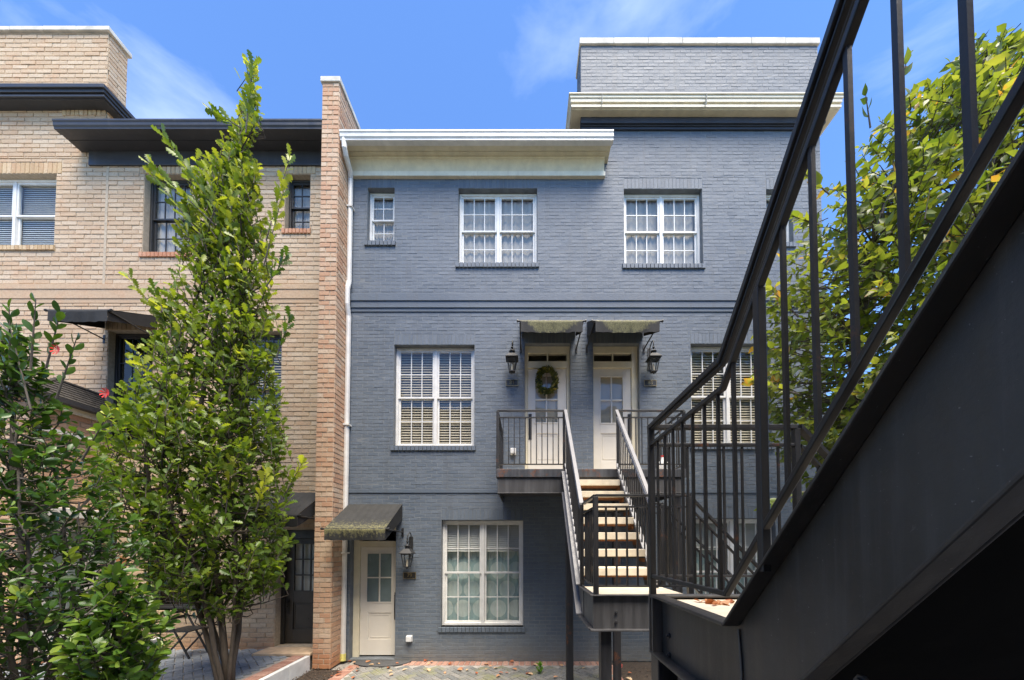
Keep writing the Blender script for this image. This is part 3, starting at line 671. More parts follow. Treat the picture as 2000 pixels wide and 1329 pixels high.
# party wall pier
ZPI = at(637, 163, PY).z
PIER = MB().box(PX0, PX1, PY, 9.5, 0, ZPI).build('pier', M['tanmortar'], tanh)
pf = []
i = 0; z = 0
while z < ZPI-.02:
    zt_ = min(z+BH, ZPI); c = PX0+(.20 if i % 2 else .11)
    pf += [(PX0-.004, c, z, zt_), (c, PX1+.004, z, zt_)]; z = zt_; i += 1
lay(pf, Vector((0, PY, 0)), X_, NEG_Y, M['pier'], PIER, 300, .011, .009, avoid=[(0, 2000, -999, 0)])
psd = []; i = 0; z = 0
while z < ZPI-.02:
    zt_ = min(z+BH, ZPI); u = PY - (.10 if i % 2 else .25); end = YW-.005 if z < 9.3 else 9.0
    while u < end:
        psd.append((max(u, PY-.004), min(u+BL, end), z, zt_)); u += BL
    z = zt_; i += 1
psd = [q for q in psd if q[1]-q[0] > .03]
lay(psd, Vector((PX1, 0, 0)), Y_, X_, M['pier'], PIER, 0, .011, .009, stuffname='side_brickwork')
MB().box(PX0-.03, PX1+.03, PY-.03, 9.5, ZPI+.002, ZPI+.10).build('pier_cap', M['coping'], tanh, bevel=.01)
# bay with a steep shingled roof at the left
WX1, WY0, EZ = -7.86, 5.30, 4.56
bay = MB(); backing(bay, Vector((WX1, 0, 0)), Y_, X_, WY0, YW, 0, EZ, [(5.38, 6.28, .3, 2.6)], .2); backing(bay, Vector((0, WY0, 0)), X_, NEG_Y, -11, WX1, 0, EZ, [], .2)
BAY = bay.build('bay', M['tanmortar'], tanh)
lay(courses(WY0, YW, 0, EZ, BL, BH, [(5.38, 6.28, .3, 2.6)]), Vector((WX1, 0, 0)), Y_, X_, M['pier'], BAY, 0, .011, .009)
lay(courses(-11, WX1, 0, EZ, BL, BH, []), Vector((0, WY0, 0)), X_, NEG_Y, M['pier'], BAY, 0, .011, .009, stuffname='front_brickwork')
roof = MB(); e0, e1 = WX1+.13, WY0-.13; rx, ry, rz = -8.02, 5.68, 4.98; zz = EZ+.06
roof.add([(e0, e1, zz), (e0, YW, zz), (rx, YW, rz), (rx, ry, rz), (-11, ry, rz), (-11, e1, zz)], [(0, 1, 2, 3), (0, 3, 4, 5)])
RF = roof.build('bay_roof', M['shingle'], tanh)
row = MB()
for i in range(7):      # shingle courses on the side slope
    f0, f1 = i/7, (i+1.12)/7
    for k in range(8):
        y0 = e1+(YW-e1)*k/8+.004; y1 = e1+(YW-e1)*(k+1)/8-.004
        y0 = max(y0, e1+(ry-e1)*f0)
        if y1 - y0 < .03: continue
        p = lambda y, f, o: (e0+(rx-e0)*f+o*.93, y, zz+(rz-zz)*f+o*.35)
        row.add([p(y0, f0, .022), p(y1, f0, .022), p(y1, f1, .008), p(y0, f1, .008), p(y0, f0, 0), p(y1, f0, 0)], [(0, 1, 2, 3), (4, 5, 1, 0)])
row.build('shingles', M['shingle'], RF)
MB().tube([(rx, ry, rz+.01), (rx, YW, rz+.01)], .035, 6).tube([(e0, e1, zz), (rx, ry, rz)], .03, 6).build('ridge_cap', M['shingle'], RF)
MB().box(WX1+.05, e0+.03, e1-.03, YW-.01, EZ-.03, zz-.004).box(-11, WX1+.05, e1-.03, WY0-.001, EZ-.03, zz-.004).build('gutter', M['darktrim'], RF, bevel=.006)
MB().box(WX1+.010, WX1+.05, WY0-.03, YW-.01, EZ-.13, EZ-.031).build('fascia', M['trim'], RF)
MB().box(WX1+.011, WX1+.06, 5.35, 5.95, 4.02, 4.09).build('ledge', M['white'], BAY)
MB().box(WX1-.10, WX1-.05, 5.38, 6.28, .3, 2.6).build('french_door', M['white'], BAY)
g = MB()
for i in range(2):
    for j in range(5): g.box(WX1-.049, WX1-.045, 5.58+i*.28, 5.80+i*.28, .95+j*.30, 1.2+j*.30)
g.build('door_pane', M['frost'], BAY)
MB().box(WX1+.011, WX1+.2, 5.2, 6.25, 2.62, 2.78).build('door_hood', M['white'], BAY, bevel=.01)
MB().box(wx(244), wx(262), YW-.03, YW-.001, .35, 1.95).build('timber_panel', M['wood'], tanh, bevel=.004)

# house behind the camera, seen only mirrored in the glass, and a pale house beyond the trees
opp = thing('townhouse', 'brick house across the court mirrored in the glass', 'house', (0, -1.7, 0))
ob = MB(); oo = [(x, x+1.5, z, z+1.9) for x in (-7, -4, 3.2, 6.2) for z in (.8, 3.8, 5.9)]
backing(ob, Vector((0, -1.68, 0)), X_, Y_, -12, 10, 0, 7.9, oo, .25); OW = ob.build('wall', M['oppwall'], opp)
for (a, b, c, d) in oo: MB().box(a, b, -1.9, -1.85, c, d).frame(a, b, c, d, .06, -1.84, -1.78).build('window', M['darkframe'], opp)
MB().prism_x([(-1.35, 7.85), (-1.35, 8.0), (-5.5, 8.5), (-5.5, 7.85)], -12.2, 10.2).build('roof', M['shingle'], opp)
far = thing('distant_house', 'pale house half hidden behind the yellowing tree', 'house', (14, 12, 0))
MB().box(11.2, 20, 12, 18, 0, 6.4).build('wall', M['whitewall'], far)
MB().prism_x([(11.6, 6.4), (15, 8.0), (18.4, 6.4)], 11.0, 20.2).build('roof', M['shingle'], far)
for x in (12.2, 14.6, 17): MB().frame(x, x+1.1, 3.4, 5.2, .08, 11.93, 11.99).box(x+.08, x+1.02, 11.96, 11.985, 3.48, 5.12).build('window', M['darkframe'], far)

# ------------------------------------------------------------------ paving
def herring(x0, x1, y0, y1, s):
    out = []; c45 = math.cos(math.pi/4)
    R_ = int(max(x1-x0, y1-y0)/s*1.2)+4
    for a in range(-R_, R_):
        for b in range(-R_//2, R_//2):
            ox, oy = a+2*b, a-2*b
            for (cx, cy, ang) in ((ox+1, oy+.5, 0), (ox+.5, oy+2, 90)):
                X = (cx*c45-cy*c45)*s+(x0+x1)/2; Y = (cx*c45+cy*c45)*s+(y0+y1)/2
                if x0 < X < x1 and y0 < Y < y1: out.append((X, Y, ang+45))
    return out
def pavers(name, spots, parent, mat, z, s, nparts, h=.02):
    L_, W_ = 2*s-.012, s-.012
    def geo():
        ch = .006; a, b = L_/2, W_/2
        v = [(-a, -b, -.02), (a, -b, -.02), (a, b, -.02), (-a, b, -.02), (-a, -b, h-ch), (a, -b, h-ch), (a, b, h-ch), (-a, b, h-ch), (-a+ch, -b+ch, h), (a-ch, -b+ch, h), (a-ch, b-ch, h), (-a+ch, b-ch, h)]
        return v, [(8, 9, 10, 11)] + [(i, (i+1) % 4, 4+(i+1) % 4, 4+i) for i in range(4)] + [(4+i, 4+(i+1) % 4, 8+(i+1) % 4, 8+i) for i in range(4)]
    gv, gf = geo(); me = MB().add(gv, gf).mesh('paver'); me.materials.append(mat); mb = MB()
    spots = sorted(spots, key=lambda q: (HY+F*(EYE-z)/max(q[1], .2) > 1329, q[1]))
    for i, (X, Y, ang) in enumerate(spots):
        rot = R(ang)+random.uniform(-.012, .012); dz = z+random.uniform(-.003, .003); tn = random.random()
        if i < nparts:
            o = link(name, me, parent, loc=(X, Y, dz)); o.rotation_euler = (random.uniform(-.012, .012), random.uniform(-.012, .012), rot); o.color = (tn, 0, 0, 1); continue
        mb.cur = max(tn, .001); c, s_ = math.cos(rot), math.sin(rot)
        mb.add([(X+x*c-y*s_, Y+x*s_+y*c, dz+zz) for x, y, zz in gv], gf)
    if mb.f: mb.build('paving', mat, parent, kind='stuff')
court = MB().add([(-3.2, -1.6, -.004), (1.52, -1.6, -.004), (1.52, YW, -.004), (-3.2, YW, -.004)], [(0, 1, 2, 3)]).build('courtyard', M['soil'], kind='structure')
pavers('paver', herring(-2.95, 1.42, 1.5, YW-.26, .1), court, M['paver'], -.012, .1, 300)
pavers('edging_brick', [(x, YW-.115, 90) for x in np.arange(-2.95, 1.45, .1)] + [(-3.06, y, 0) for y in np.arange(3.5, YW-.2, .1)] + [(1.49, y, 0) for y in np.arange(3.5, YW-.2, .1)], court, M['edge'], -.011, .1, 90)
PT = .235
patio = MB().box(-11, -3.78, -1.5, YW, -.02, PT-.02).build('patio', M['soil'], kind='structure')
pavers('paver', herring(-8, -4.08, 2.5, YW-.02, .105), patio, M['paver2'], PT-.02, .105, 200)
pavers('edging_brick', [(-3.94, y, 0) for y in np.arange(3.5, YW-.05, .105)], patio, M['edge'], PT-.019, .105, 30)
k = MB()
y = 3.2
for i in range(5): k.box(-3.79, -3.715, y+.003, min(y+.55, PY-.035)-.003, -.02, PT+.012+random.uniform(-.003, .003)); y += .55
tag(k.build('kerb', M['kerb'], bevel=.006), 'pale stone kerb edging the raised patio by the brick pier', 'kerb')
def mound(name, poly, z, amp, mat, label, cat, n=26):
    x0, x1, y0, y1 = poly; mb = MB()
    for i in range(n+1):
        for j in range(n+1):
            e = min(i, n-i, j, n-j)/n*4; mb.v.append((x0+(x1-x0)*i/n, y0+(y1-y0)*j/n, z+min(e, 1)*amp*random.uniform(.4, 1)))
    for i in range(n):
        for j in range(n): mb.f.append((i*(n+1)+j, (i+1)*(n+1)+j, (i+1)*(n+1)+j+1, i*(n+1)+j+1)); mb.t.append(0)
    o = mb.build(name, mat); o['kind'] = 'stuff'; o['label'] = label; o['category'] = cat
    ch = MB()
    for q in range(900):
        p = Vector((random.uniform(x0, x1), random.uniform(y0, y1), z+amp*.7)); a = random.uniform(0, 6.3); l_ = random.uniform(.01, .03)
        ch.cur = random.uniform(.01, 1); ch.bar(p, p+Vector((math.cos(a)*l_, math.sin(a)*l_, random.uniform(-.006, .014))), .009, .005)
    ch.build('bark_chips', M['mulchchip'], o, kind='stuff')
M['mulchchip'] = mat_paver('mulch_chip', (.03, .02, .014), (.13, .085, .055))
mound('mulch_bed', (-3.70, -3.12, 3.6, PY-.005), -.01, .05, M['mulch'], 'dark bark mulch between the kerb and the brick pier', 'mulch')
mound('mulch_bed', (1.56, 5.4, 3.0, YW-.01), -.01, .06, M['mulch'], 'dark bark mulch under the blue house stairs', 'mulch', 40)
mound('mulch_bed', (-7.4, -4.2, 1.6, 3.9), PT-.02, .06, M['mulch'], 'dark mulch under the glossy leaved shrub', 'mulch', 30)
tag(MB().box(-4.75, -3.74, YW-.42, YW-.004, PT-.012, PT+.035).build('doorstep', M['slab'], bevel=.008), 'tan concrete doorstep before the dark umber door', 'doorstep')
mt = [(-3.02+.42*math.cos(a)*1.25+.4, YW-.03-.30*math.sin(a)) for a in [math.pi*i/14 for i in range(15)]]
tag(MB().prism_z(mt, .012, .026).build('doormat', M['mat']), 'dark half round doormat at the ground level white door', 'doormat')

# ------------------------------------------------------------------ awnings
def awning(label, x0, x1, zbar, proj=.77, rise=.5, drop=.19, upper=True, mossy=True, wall_y=YW):
    yf = wall_y-proj; t = thing('awning', label, 'awning', ((x0+x1)/2, wall_y, zbar), 'black canvas awnings over the doors')
    nu, ns, nv = 30, 14, 8; mb = MB(); moss = []
    def moss_at(u, part, s):       # u -1..1 across, s along the part
        if not mossy: return 0
        if upper:
            if part == 'slope': return .75
            hw = .98-.36*s**1.3+.05*math.sin(u*9); return max(0, min(1, (hw-abs(u))*2.2+.25))*(.85-.2*s)
        if part == 'slope': return max(0, (s-.30)*.85)+.05
        return max(0, .75-s*.55)
    rows = []
    for i in range(ns+1):
        s = i/ns; rows.append(('slope', s))
    for i in range(1, nv+1): rows.append(('val', i/nv))
    for (part, s) in rows:
        for j in range(nu+1):
            u = -1+2*j/nu; x = x0+(x1-x0)*j/nu; sag = (1-u*u)
            if part == 'slope': p = (x, wall_y-.01-proj*s, zbar+rise*(1-s)-.035*sag*math.sin(math.pi*s)+.004*math.sin(j*1.7+i))
            else:
                p = (x, yf-.01+.03*sag*s+.006*math.sin(j*.9)*s, zbar-drop*s*(1-.06*sag)-.012*sag+.004*math.sin(j*1.3)*s)
            mb.v.append(p); moss.append(moss_at(u, part, s))
    for i in range(len(rows)-1):
        for j in range(nu): mb.f.append((i*(nu+1)+j, i*(nu+1)+j+1, (i+1)*(nu+1)+j+1, (i+1)*(nu+1)+j)); mb.t.append(0)
    o = mb.build('canopy', M['awn'], t, smooth=True)
    a = o.data.attributes.new('moss', 'FLOAT', 'POINT'); a.data.foreach_set('value', moss)
    for x in (x0+.002, x1-.002):
        MB().add([(x, wall_y-.012, zbar+rise-.004), (x, yf, zbar-.004), (x, yf, zbar-drop), (x, yf+.16, zbar-drop*.55), (x, wall_y-.012, zbar+rise*.42)], [(0, 1, 2, 3, 4)]).build('side_panel', M['awnplain'], t)
        sx = -1 if x < (x0+x1)/2 else 1
        MB().tube([(x+sx*.012, yf, zbar-.01), (x+sx*.012, wall_y-.015, zbar-.03)], .012, 8).build('strut', M['iron'], t)
        MB().box(x+sx*.012-.02, x+sx*.012+.02, wall_y-.016, wall_y-.0095, zbar-.11, zbar+.05).build('bracket', M['iron'], t)
    MB().tube([(x0-.05, yf+.005, zbar), (x1+.05, yf+.005, zbar)], .014, 8).tube([(x0-.065, yf+.005, zbar), (x0-.04, yf+.005, zbar)], .022, 8).tube([(x1+.04, yf+.005, zbar), (x1+.065, yf+.005, zbar)], .022, 8).build('front_bar', M['iron'], t)
    return t
ZA = at(1075, 627, YW-.77).z
awning('mossy black awning over the wreathed door', at(1017, 630, YW-.77).x, at(1138, 630, YW-.77).x, ZA)
awning('mossy black awning over the door beside the right lantern', at(1163, 630, YW-.77).x, at(1288, 630, YW-.77).x, ZA)
awning('mossy black awning over the ground level white door', at(634, 1033, YW-.77).x, at(753, 1033, YW-.77).x, at(700, 1033, YW-.77).z, upper=False)
awning('black awning high on the buff brick wall', at(95, 605, YW-.77).x, at(211, 605, YW-.77).x, at(150, 606, YW-.77).z, mossy=False, rise=.42)
awning('plain black awning over the dark umber door', -4.85, PX0-.06, at(570, 1007, YW-.77).z, mossy=False)

# ------------------------------------------------------------------ lanterns, plates, wreath, outlets
def lantern(px, py_bottom, label, side=1):
    y = YW-.21; b = at(px, py_bottom, y); x, z = b.x, b.z
    t = thing('wall_lantern', label, 'lantern', (x, y, z), 'gas style wall lanterns')
    h, wb, wt, br = .225, .045, .082, .115; im = M['iron']
    fr = MB()
    for sx, sy in ((-1, -1), (1, -1), (1, 1), (-1, 1)): fr.bar((x+sx*wb, y+sy*wb, z), (x+sx*wt, y+sy*wt, z+h), .012, .012)
    fr.box(x-wb-.006, x+wb+.006, y-wb-.006, y+wb+.006, z-.012, z+.004)
    for s in (-1, 1):
        fr.box(x-wt-.004, x+wt+.004, y+s*wt-.006, y+s*wt+.006, z+h-.01, z+h+.004); fr.box(x+s*wt-.006, x+s*wt+.006, y-wt+.006, y+wt-.006, z+h-.01, z+h+.004)
    fr.build('cage', im, t)
    hd = MB(); zr = z+h+.004
    hd.add([(x-br, y-br, zr), (x+br, y-br, zr), (x+br, y+br, zr), (x-br, y+br, zr), (x-br, y-br, zr+.014), (x+br, y-br, zr+.014), (x+br, y+br, zr+.014), (x-br, y+br, zr+.014),
            (x-.05, y-.05, zr+.095), (x+.05, y-.05, zr+.095), (x+.05, y+.05, zr+.095), (x-.05, y+.05, zr+.095)],
           [(3, 2, 1, 0)] + [(i, (i+1) % 4, 4+(i+1) % 4, 4+i) for i in range(4)] + [(4+i, 4+(i+1) % 4, 8+(i+1) % 4, 8+i) for i in range(4)] + [(8, 9, 10, 11)])
    hd.tube([(x, y, zr+.09), (x, y, zr+.14)], .036, 12).tube([(x, y, zr+.138), (x, y, zr+.152)], .055, 12).tube([(x, y, zr+.15), (x, y, zr+.185)], [.03, .012], 10)
    hd.build('roof', im, t, bevel=.003)
    for sx, sy, k in ((0, -1, 0), (1, 0, 1), (0, 1, 2), (-1, 0, 3)):
        p = []
        for (ww, zz, q) in ((wb, z+.004, -1), (wb, z+.004, 1), (wt, z+h-.01, 1), (wt, z+h-.01, -1)):
            p.append((x+(sx*ww if sx else q*ww), y+(sy*ww if sy else q*ww), zz))
        MB().add(p, [(0, 1, 2, 3)]).build('pane', M['glass2'], t)
    MB().tube([(x, y, z+.004), (x, y, z+.13)], .017, 12).build('burner', M['candle'], t)
    MB().tube([(x, y, z-.012), (x, y, z-.03), (x, y, z-.05)], [.03, .018, .006], 10).build('finial', im, t)
    arc = [(x, y, zr+.18)]
    zt = zr+.30; r = (YW-.02-y)/2; cy = y+r
    for i in range(13):
        a = math.pi*i/12; arc.append((x+side*.012*math.sin(a), cy-r*math.cos(a), zt+r*.95*math.sin(a)))
    arc += [(x, YW-.02, zt-.25), (x, YW-.05, zt-.31)]
    MB().tube(arc, [.010]*len(arc), 8).tube([(x, y, zr+.215), (x, y, zr+.235)], .022, 8).build('gooseneck', im, t, smooth=True)
    MB().box(x-.04, x+.04, YW-.016, YW-.0085, zt-.40, zt+.02).build('back_plate', im, t, bevel=.003)
lantern(1000, 726, 'black lantern left of the wreathed door')
lantern(1277, 726, 'black lantern right of the upper doors')
lantern(795, 1107, 'black lantern beside the ground level white door')
def plate(px, py, txt, label):
    c = at(px, py, YW-.014); w_, h_ = .118, .058
    t = thing('number_plate', label, 'number plate', (c.x, YW, c.z), 'house number plates')
    MB().box(c.x-w_+.008, c.x+w_-.008, YW-.018, YW-.0075, c.z-h_+.008, c.z+h_-.008).build('plate', M['plate'], t)
    MB().frame(c.x-w_, c.x+w_, c.z-h_, c.z+h_, .008, YW-.022, YW-.0075).build('border', M['brass'], t)
    cu = bpy.data.curves.new('numerals', 'FONT'); cu.body = txt; cu.size = .10; cu.align_x = 'CENTER'; cu.align_y = 'CENTER'; cu.extrude = .003
    tmp = bpy.data.objects.new('tmp', cu); C.objects.link(tmp); bpy.context.view_layer.update()
    me = bpy.data.meshes.new_from_object(tmp.evaluated_get(bpy.context.evaluated_depsgraph_get())); bpy.data.objects.remove(tmp)
    me.transform(Matrix.Translation((c.x, YW-.0215, c.z)) @ Matrix.Rotation(R(90), 4, 'X')); me.name = 'numerals'
    me.materials.clear(); me.materials.append(M['brass']); link('numerals', me, t)
plate(1000, 748, '81', 'dark number plate 81 under the left upper lantern'); plate(1270, 748.5, '83', 'dark number plate 83 under the right upper lantern'); plate(800, 1124.5, '79', 'dark number plate 79 beside the ground level white door')
def outlet(px, py, label):
    c = at(px, py, YW-.04); t = thing('outlet_box', label, 'outlet box', (c.x, YW, c.z))
    MB().box(c.x-.055, c.x+.055, YW-.03, YW-.0075, c.z-.06, c.z+.06).build('base', M['boxw'], t, bevel=.004)
    MB().box(c.x-.05, c.x+.05, YW-.085, YW-.03, c.z-.05, c.z+.055).build('cover', M['boxw'], t, bevel=.012)
    MB().tube([(c.x, YW-.05, c.z-.05), (c.x+.005, YW-.05, c.z-.075)], .008, 6).build('latch', M['iron'], t)
outlet(1002, 882, 'pale outlet box on the wall beside the wreathed door'); outlet(799, 1248, 'pale outlet box low on the wall by the ground level door')

def leaf_shape(kind):
    if kind == 'oak': st = [(0, .012), (.12, .03), (.23, .16), (.31, .07), (.44, .25), (.52, .11), (.66, .31), (.74, .15), (.86, .24), (.93, .14), (1, .03)]
    elif kind == 'laurel': st = [(0, .012), (.15, .10), (.45, .22), (.75, .21), (.93, .09), (1, .01)]
    else: st = [(0, .012), (.10, .14), (.32, .27), (.58, .22), (.82, .09), (1, .008)]
    v, f = [], []
    for t_, w_ in st: v += [(t_, w_, .10*w_*3+.10*t_*t_*-1), (t_, 0, -.10*t_*t_), (t_, -w_, .10*w_*3-.10*t_*t_)]
    for i in range(len(st)-1):
        a = 3*i; f += [(a, a+1, a+4, a+3), (a+1, a+2, a+5, a+4)]
    return np.array(v), f
def leaves(parent, kind, mat, pos, dirs, sizes, tints, nparts, flat=.55, roll=1.0, name='leaf', stuff='foliage', noparts_beyond=None):
    v0, f0 = leaf_shape(kind); n = len(pos); pos, dirs = np.asarray(pos), np.asarray(dirs)
    dirs = dirs/np.linalg.norm(dirs, axis=1, keepdims=True)
    up = np.array([0, 0, 1.])*flat + rng.normal(0, .5*roll, (n, 3)); side = np.cross(up, dirs); side /= np.linalg.norm(side, axis=1, keepdims=True)+1e-9
    nor = np.cross(dirs, side); sizes = np.asarray(sizes)[:, None, None]
    dist = np.linalg.norm(pos-np.array(CAM), axis=1); vis = np.array([(0 < HX+F*p[0]/max(p[1], .2) < 2000) and (0 < HY-F*(p[2]-EYE)/max(p[1], .2) < 1329) for p in pos])
    order = np.argsort(dist + np.where(vis, 0, 99)); pick = set(order[:nparts].tolist())
    V = pos[:, None, :] + sizes*(v0[None, :, 0:1]*dirs[:, None, :] + v0[None, :, 1:2]*side[:, None, :] + v0[None, :, 2:3]*nor[:, None, :])
    keep = np.array([i for i in range(n) if i not in pick]); m = len(v0)
    Vk = V[keep].reshape(-1, 3); fa = np.array(f0); Fk = (fa[None] + (np.arange(len(keep))*m)[:, None, None]).reshape(-1, 4)
    me = bpy.data.meshes.new(stuff); me.vertices.add(len(Vk)); me.vertices.foreach_set('co', Vk.ravel())
    me.loops.add(Fk.size); me.loops.foreach_set('vertex_index', Fk.ravel().astype(np.int32)); me.polygons.add(len(Fk))
    me.polygons.foreach_set('loop_start', np.arange(0, Fk.size, 4, dtype=np.int32)); me.polygons.foreach_set('loop_total', np.full(len(Fk), 4, dtype=np.int32))
    me.update(calc_edges=True); a = me.attributes.new('tint', 'FLOAT', 'FACE'); a.data.foreach_set('value', np.repeat(np.asarray(tints)[keep], len(f0)).astype(np.float32))
    me.materials.append(mat); crown = link(stuff, me, parent, kind='stuff')
    one = bpy.data.meshes.new(name); one.from_pydata([tuple(p) for p in v0], [], f0); one.update(); one.materials.append(mat)
    for i in pick:
        o = link(name, one, crown, loc=pos[i]); M3 = Matrix((dirs[i], side[i], nor[i])).transposed(); o.rotation_mode = 'QUATERNION'
        o.rotation_quaternion = M3.to_quaternion(); o.scale = (float(sizes[i, 0, 0]),)*3; o.color = (float(tints[i]), 0, 0, 1)
    return crown

# wreath
c = at(1068, 745, YW+.10); wt_ = thing('wreath', 'green and gold leaf wreath hung on the left upper door', 'wreath', (c.x, YW+.11, c.z))
ring = [(c.x+.155*math.cos(a), YW+.095, c.z+.215*math.sin(a)) for a in [2*math.pi*i/28 for i in range(29)]]
MB().tube(ring, .035, 8).build('ring', M['bark2'], wt_)
MB().bar((c.x, YW+.112, c.z+.2), (c.x+.004, YW+.112, c.z-.16), .028, .006, (1, 0, 0)).build('ribbon', M['wood'], wt_)
ps, dd, ss, tt = [], [], [], []
for i in range(620):
    a = random.uniform(0, 2*math.pi); q = random.uniform(0, 2*math.pi); r_ = random.uniform(.02, .05)
    p = Vector((c.x+(.155+r_*math.cos(q))*math.cos(a), YW+.09-abs(r_*math.sin(q)), c.z+(.215+r_*math.cos(q))*math.sin(a))); ps.append(p)
    o_ = Vector((math.cos(a), 0, math.sin(a))); tg = Vector((-math.sin(a), 0, math.cos(a)))
    dd.append(tg*.8+o_*random.uniform(-.6, 1.1)+Vector((0, -random.uniform(0, .8), 0))); ss.append(random.uniform(.045, .085)); tt.append(min(1, max(.01, random.gauss(.58, .25))))
leaves(wt_, 'laurel', M['wreath'], ps, dd, ss, tt, 0, stuff='wreath_leaves')

# ------------------------------------------------------------------ staircase of the blue house
st1 = thing('metal_staircase', 'black steel staircase with cream treads up to the blue house doors', 'staircase', (1.0, 4.5, 0), 'steel entrance stairs')
r_, n_ = .2, .2013; D0 = .66*7.715; PZ = EYE+1.153; LZ = PZ-8*r_
pxl, pxr, fl0, fl1 = -.435, 2.45, .62, 1.40; H = .90
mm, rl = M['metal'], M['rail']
MB().box(pxl+.03, pxr-.03, D0+.03, YW-.012, PZ-.05, PZ-.006).build('deck', M['tread'], st1)
MB().box(pxl, pxr, D0-.01, D0+.03, PZ-.125, PZ).box(pxl, pxl+.03, D0+.03, YW-.012, PZ-.125, PZ).box(pxr-.03, pxr, D0+.03, YW-.012, PZ-.125, PZ).build('deck_edge', M['rustband'], st1, bevel=.004)
pb = MB().box(pxl+.02, pxr-.02, D0+.015, D0+.03, PZ-.36, PZ-.126).box(pxl+.02, pxr-.02, D0-.005, D0+.08, PZ-.37, PZ-.36)
for x in (pxl+.02, pxr-.035): pb.box(x, x+.015, D0+.03, YW-.012, PZ-.36, PZ-.126)
pb.build('platform_beam', M['metalbig'], st1, bevel=.003)
MB().box(pxl+.04, pxr-.04, D0+.04, YW-.012, PZ-.24, PZ-.23).build('platform_soffit', M['metalbig'], st1)
def guard(par, p, q, z, posts=True, sp=.088, bw=.014, rw=.035, h=H, m=mm, skip_top=False):
    """level or sloping guard between two floor points: top rail, second rail, bottom rail, balusters"""
    p = Vector(p); q = Vector(q); Lh = (Vector((q.x, q.y, 0))-Vector((p.x, p.y, 0))).length
    MB().vbar(p+Z_*h, q+Z_*h, rw, .022).build('top_rail', m, par, bevel=.002)
    MB().vbar(p+Z_*(h-.105), q+Z_*(h-.105), rw*.75, .016).build('second_rail', m, par)
    MB().vbar(p+Z_*.075, q+Z_*.075, rw*.75, .016).build('bottom_rail', m, par)
    k = max(1, round(Lh/sp)); me = MB().box(-bw/2, bw/2, -bw/2, bw/2, 0, h-.196).mesh('baluster'); me.materials.append(mm)
    for i in range(1, k): link('baluster', me, par, loc=p.lerp(q, i/k)+Z_*.083)
def post(par, p, h, w_=.04, m=mm, z0=0): MB().box(p[0]-w_/2, p[0]+w_/2, p[1]-w_/2, p[1]+w_/2, p[2]+z0, p[2]+h).build('post', m, par, bevel=.002)
guard(st1, (pxl+.02, D0+.02, PZ), (fl0-.02, D0+.02, PZ), 0); guard(st1, (fl1+.02, D0+.02, PZ), (pxr-.02, D0+.02, PZ), 0)
guard(st1, (pxl+.02, D0+.02, PZ), (pxl+.02, YW-.03, PZ), 0); guard(st1, (pxr-.02, D0+.02, PZ), (pxr-.02, YW-.03, PZ), 0)
for p in ((pxl+.02, D0+.02), (fl0-.02, D0+.02), (fl1+.02, D0+.02), (pxr-.02, D0+.02)): post(st1, (*p, PZ), H-.012)
LY0, LY1 = .66*4.66, .66*5.58
s0, s1 = D0-.02, LY1
def zs_(y): return PZ+(y-D0)*r_/n_
for x, sgn in ((fl0, -1), (fl1, 1)):
    web = [(s0, PZ-.04), (s1, LZ+.02), (s1-.12, LZ+.02), (s1-.12, LZ-.30), (s1, LZ-.30), (s0, PZ-.36)]
    MB().prism_x(web, x-.006, x+.006).build('stringer', M['metalbig'], st1)
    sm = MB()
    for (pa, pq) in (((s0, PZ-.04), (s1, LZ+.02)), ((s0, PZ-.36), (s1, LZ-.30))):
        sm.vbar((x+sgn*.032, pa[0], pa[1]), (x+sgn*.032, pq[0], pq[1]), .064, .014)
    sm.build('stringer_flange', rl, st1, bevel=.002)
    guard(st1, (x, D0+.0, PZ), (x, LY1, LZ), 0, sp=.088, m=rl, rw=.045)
    post(st1, (x, LY1, LZ), H-.012)
for k in range(1, 8):
    yk = D0-n_*k; z = PZ-r_*k
    tr_ = MB().box(fl0+.012, fl1-.012, yk, yk+.255, z-.085, z).build('tread', M['tread'], st1, bevel=.006)
    MB().box(fl0+.010, fl1-.010, yk+.035, yk+.245, z-.105, z-.087).build('tread_pan', M['rust'] if k % 3 else M['metal2'], tr_)
    for x in (fl0+.010, fl1-.018): MB().box(x, x+.008, yk+.03, yk+.24, z-.15, z-.106).build('tread_bracket', M['rust'], tr_)
# mid landing and lower flight to the right
LXR = 1.50
MB().box(fl0+.03, LXR-.02, LY0+.02, LY1+.05, LZ-.06, LZ-.008).build('landing_deck', M['tread'], st1)
lb = MB().box(fl0-.0, LXR, LY0+.012, LY0+.022, LZ-.31, LZ-.012).box(fl0-.03, LXR, LY0-.03, LY0+.022, LZ-.012, LZ).box(fl0-.03, LXR, LY0-.045, LY0+.022, LZ-.325, LZ-.31)
lb.box(fl0-.0, fl0+.01, LY0+.022, LY1+.02, LZ-.31, LZ-.012).box(fl0-.03, fl0+.01, LY0+.022, LY1+.02, LZ-.012, LZ).box(fl0-.04, fl0+.01, LY0+.022, LY1+.02, LZ-.325, LZ-.31)
lb.build('landing_frame', M['metalbig'], st1, bevel=.003)
MB().box(fl0+.01, LXR, LY1+.022, LY1+.032, LZ-.31, LZ-.01).build('landing_frame', M['metalbig'], st1)
for px_, py_ in ((1204, 1197), (1204, 1216)):
    q = at(px_, py_, LY0); MB().tube([(q.x, LY0+.011, q.z), (q.x, LY0-.006, q.z)], .014, 6).tube([(q.x, LY0-.006, q.z), (q.x, LY0-.016, q.z)], .007, 8).build('bolt', M['metal2'], st1)
guard(st1, (fl0+.025, LY0+.0, LZ), (LXR, LY0+.0, LZ), 0, sp=.092, bw=.016, rw=.04); guard(st1, (fl0+.025, LY1, LZ), (fl0+.025, LY0, LZ), 0, sp=.088, bw=.014)
guard(st1, (fl1, LY1, LZ), (LXR, LY1, LZ), 0)
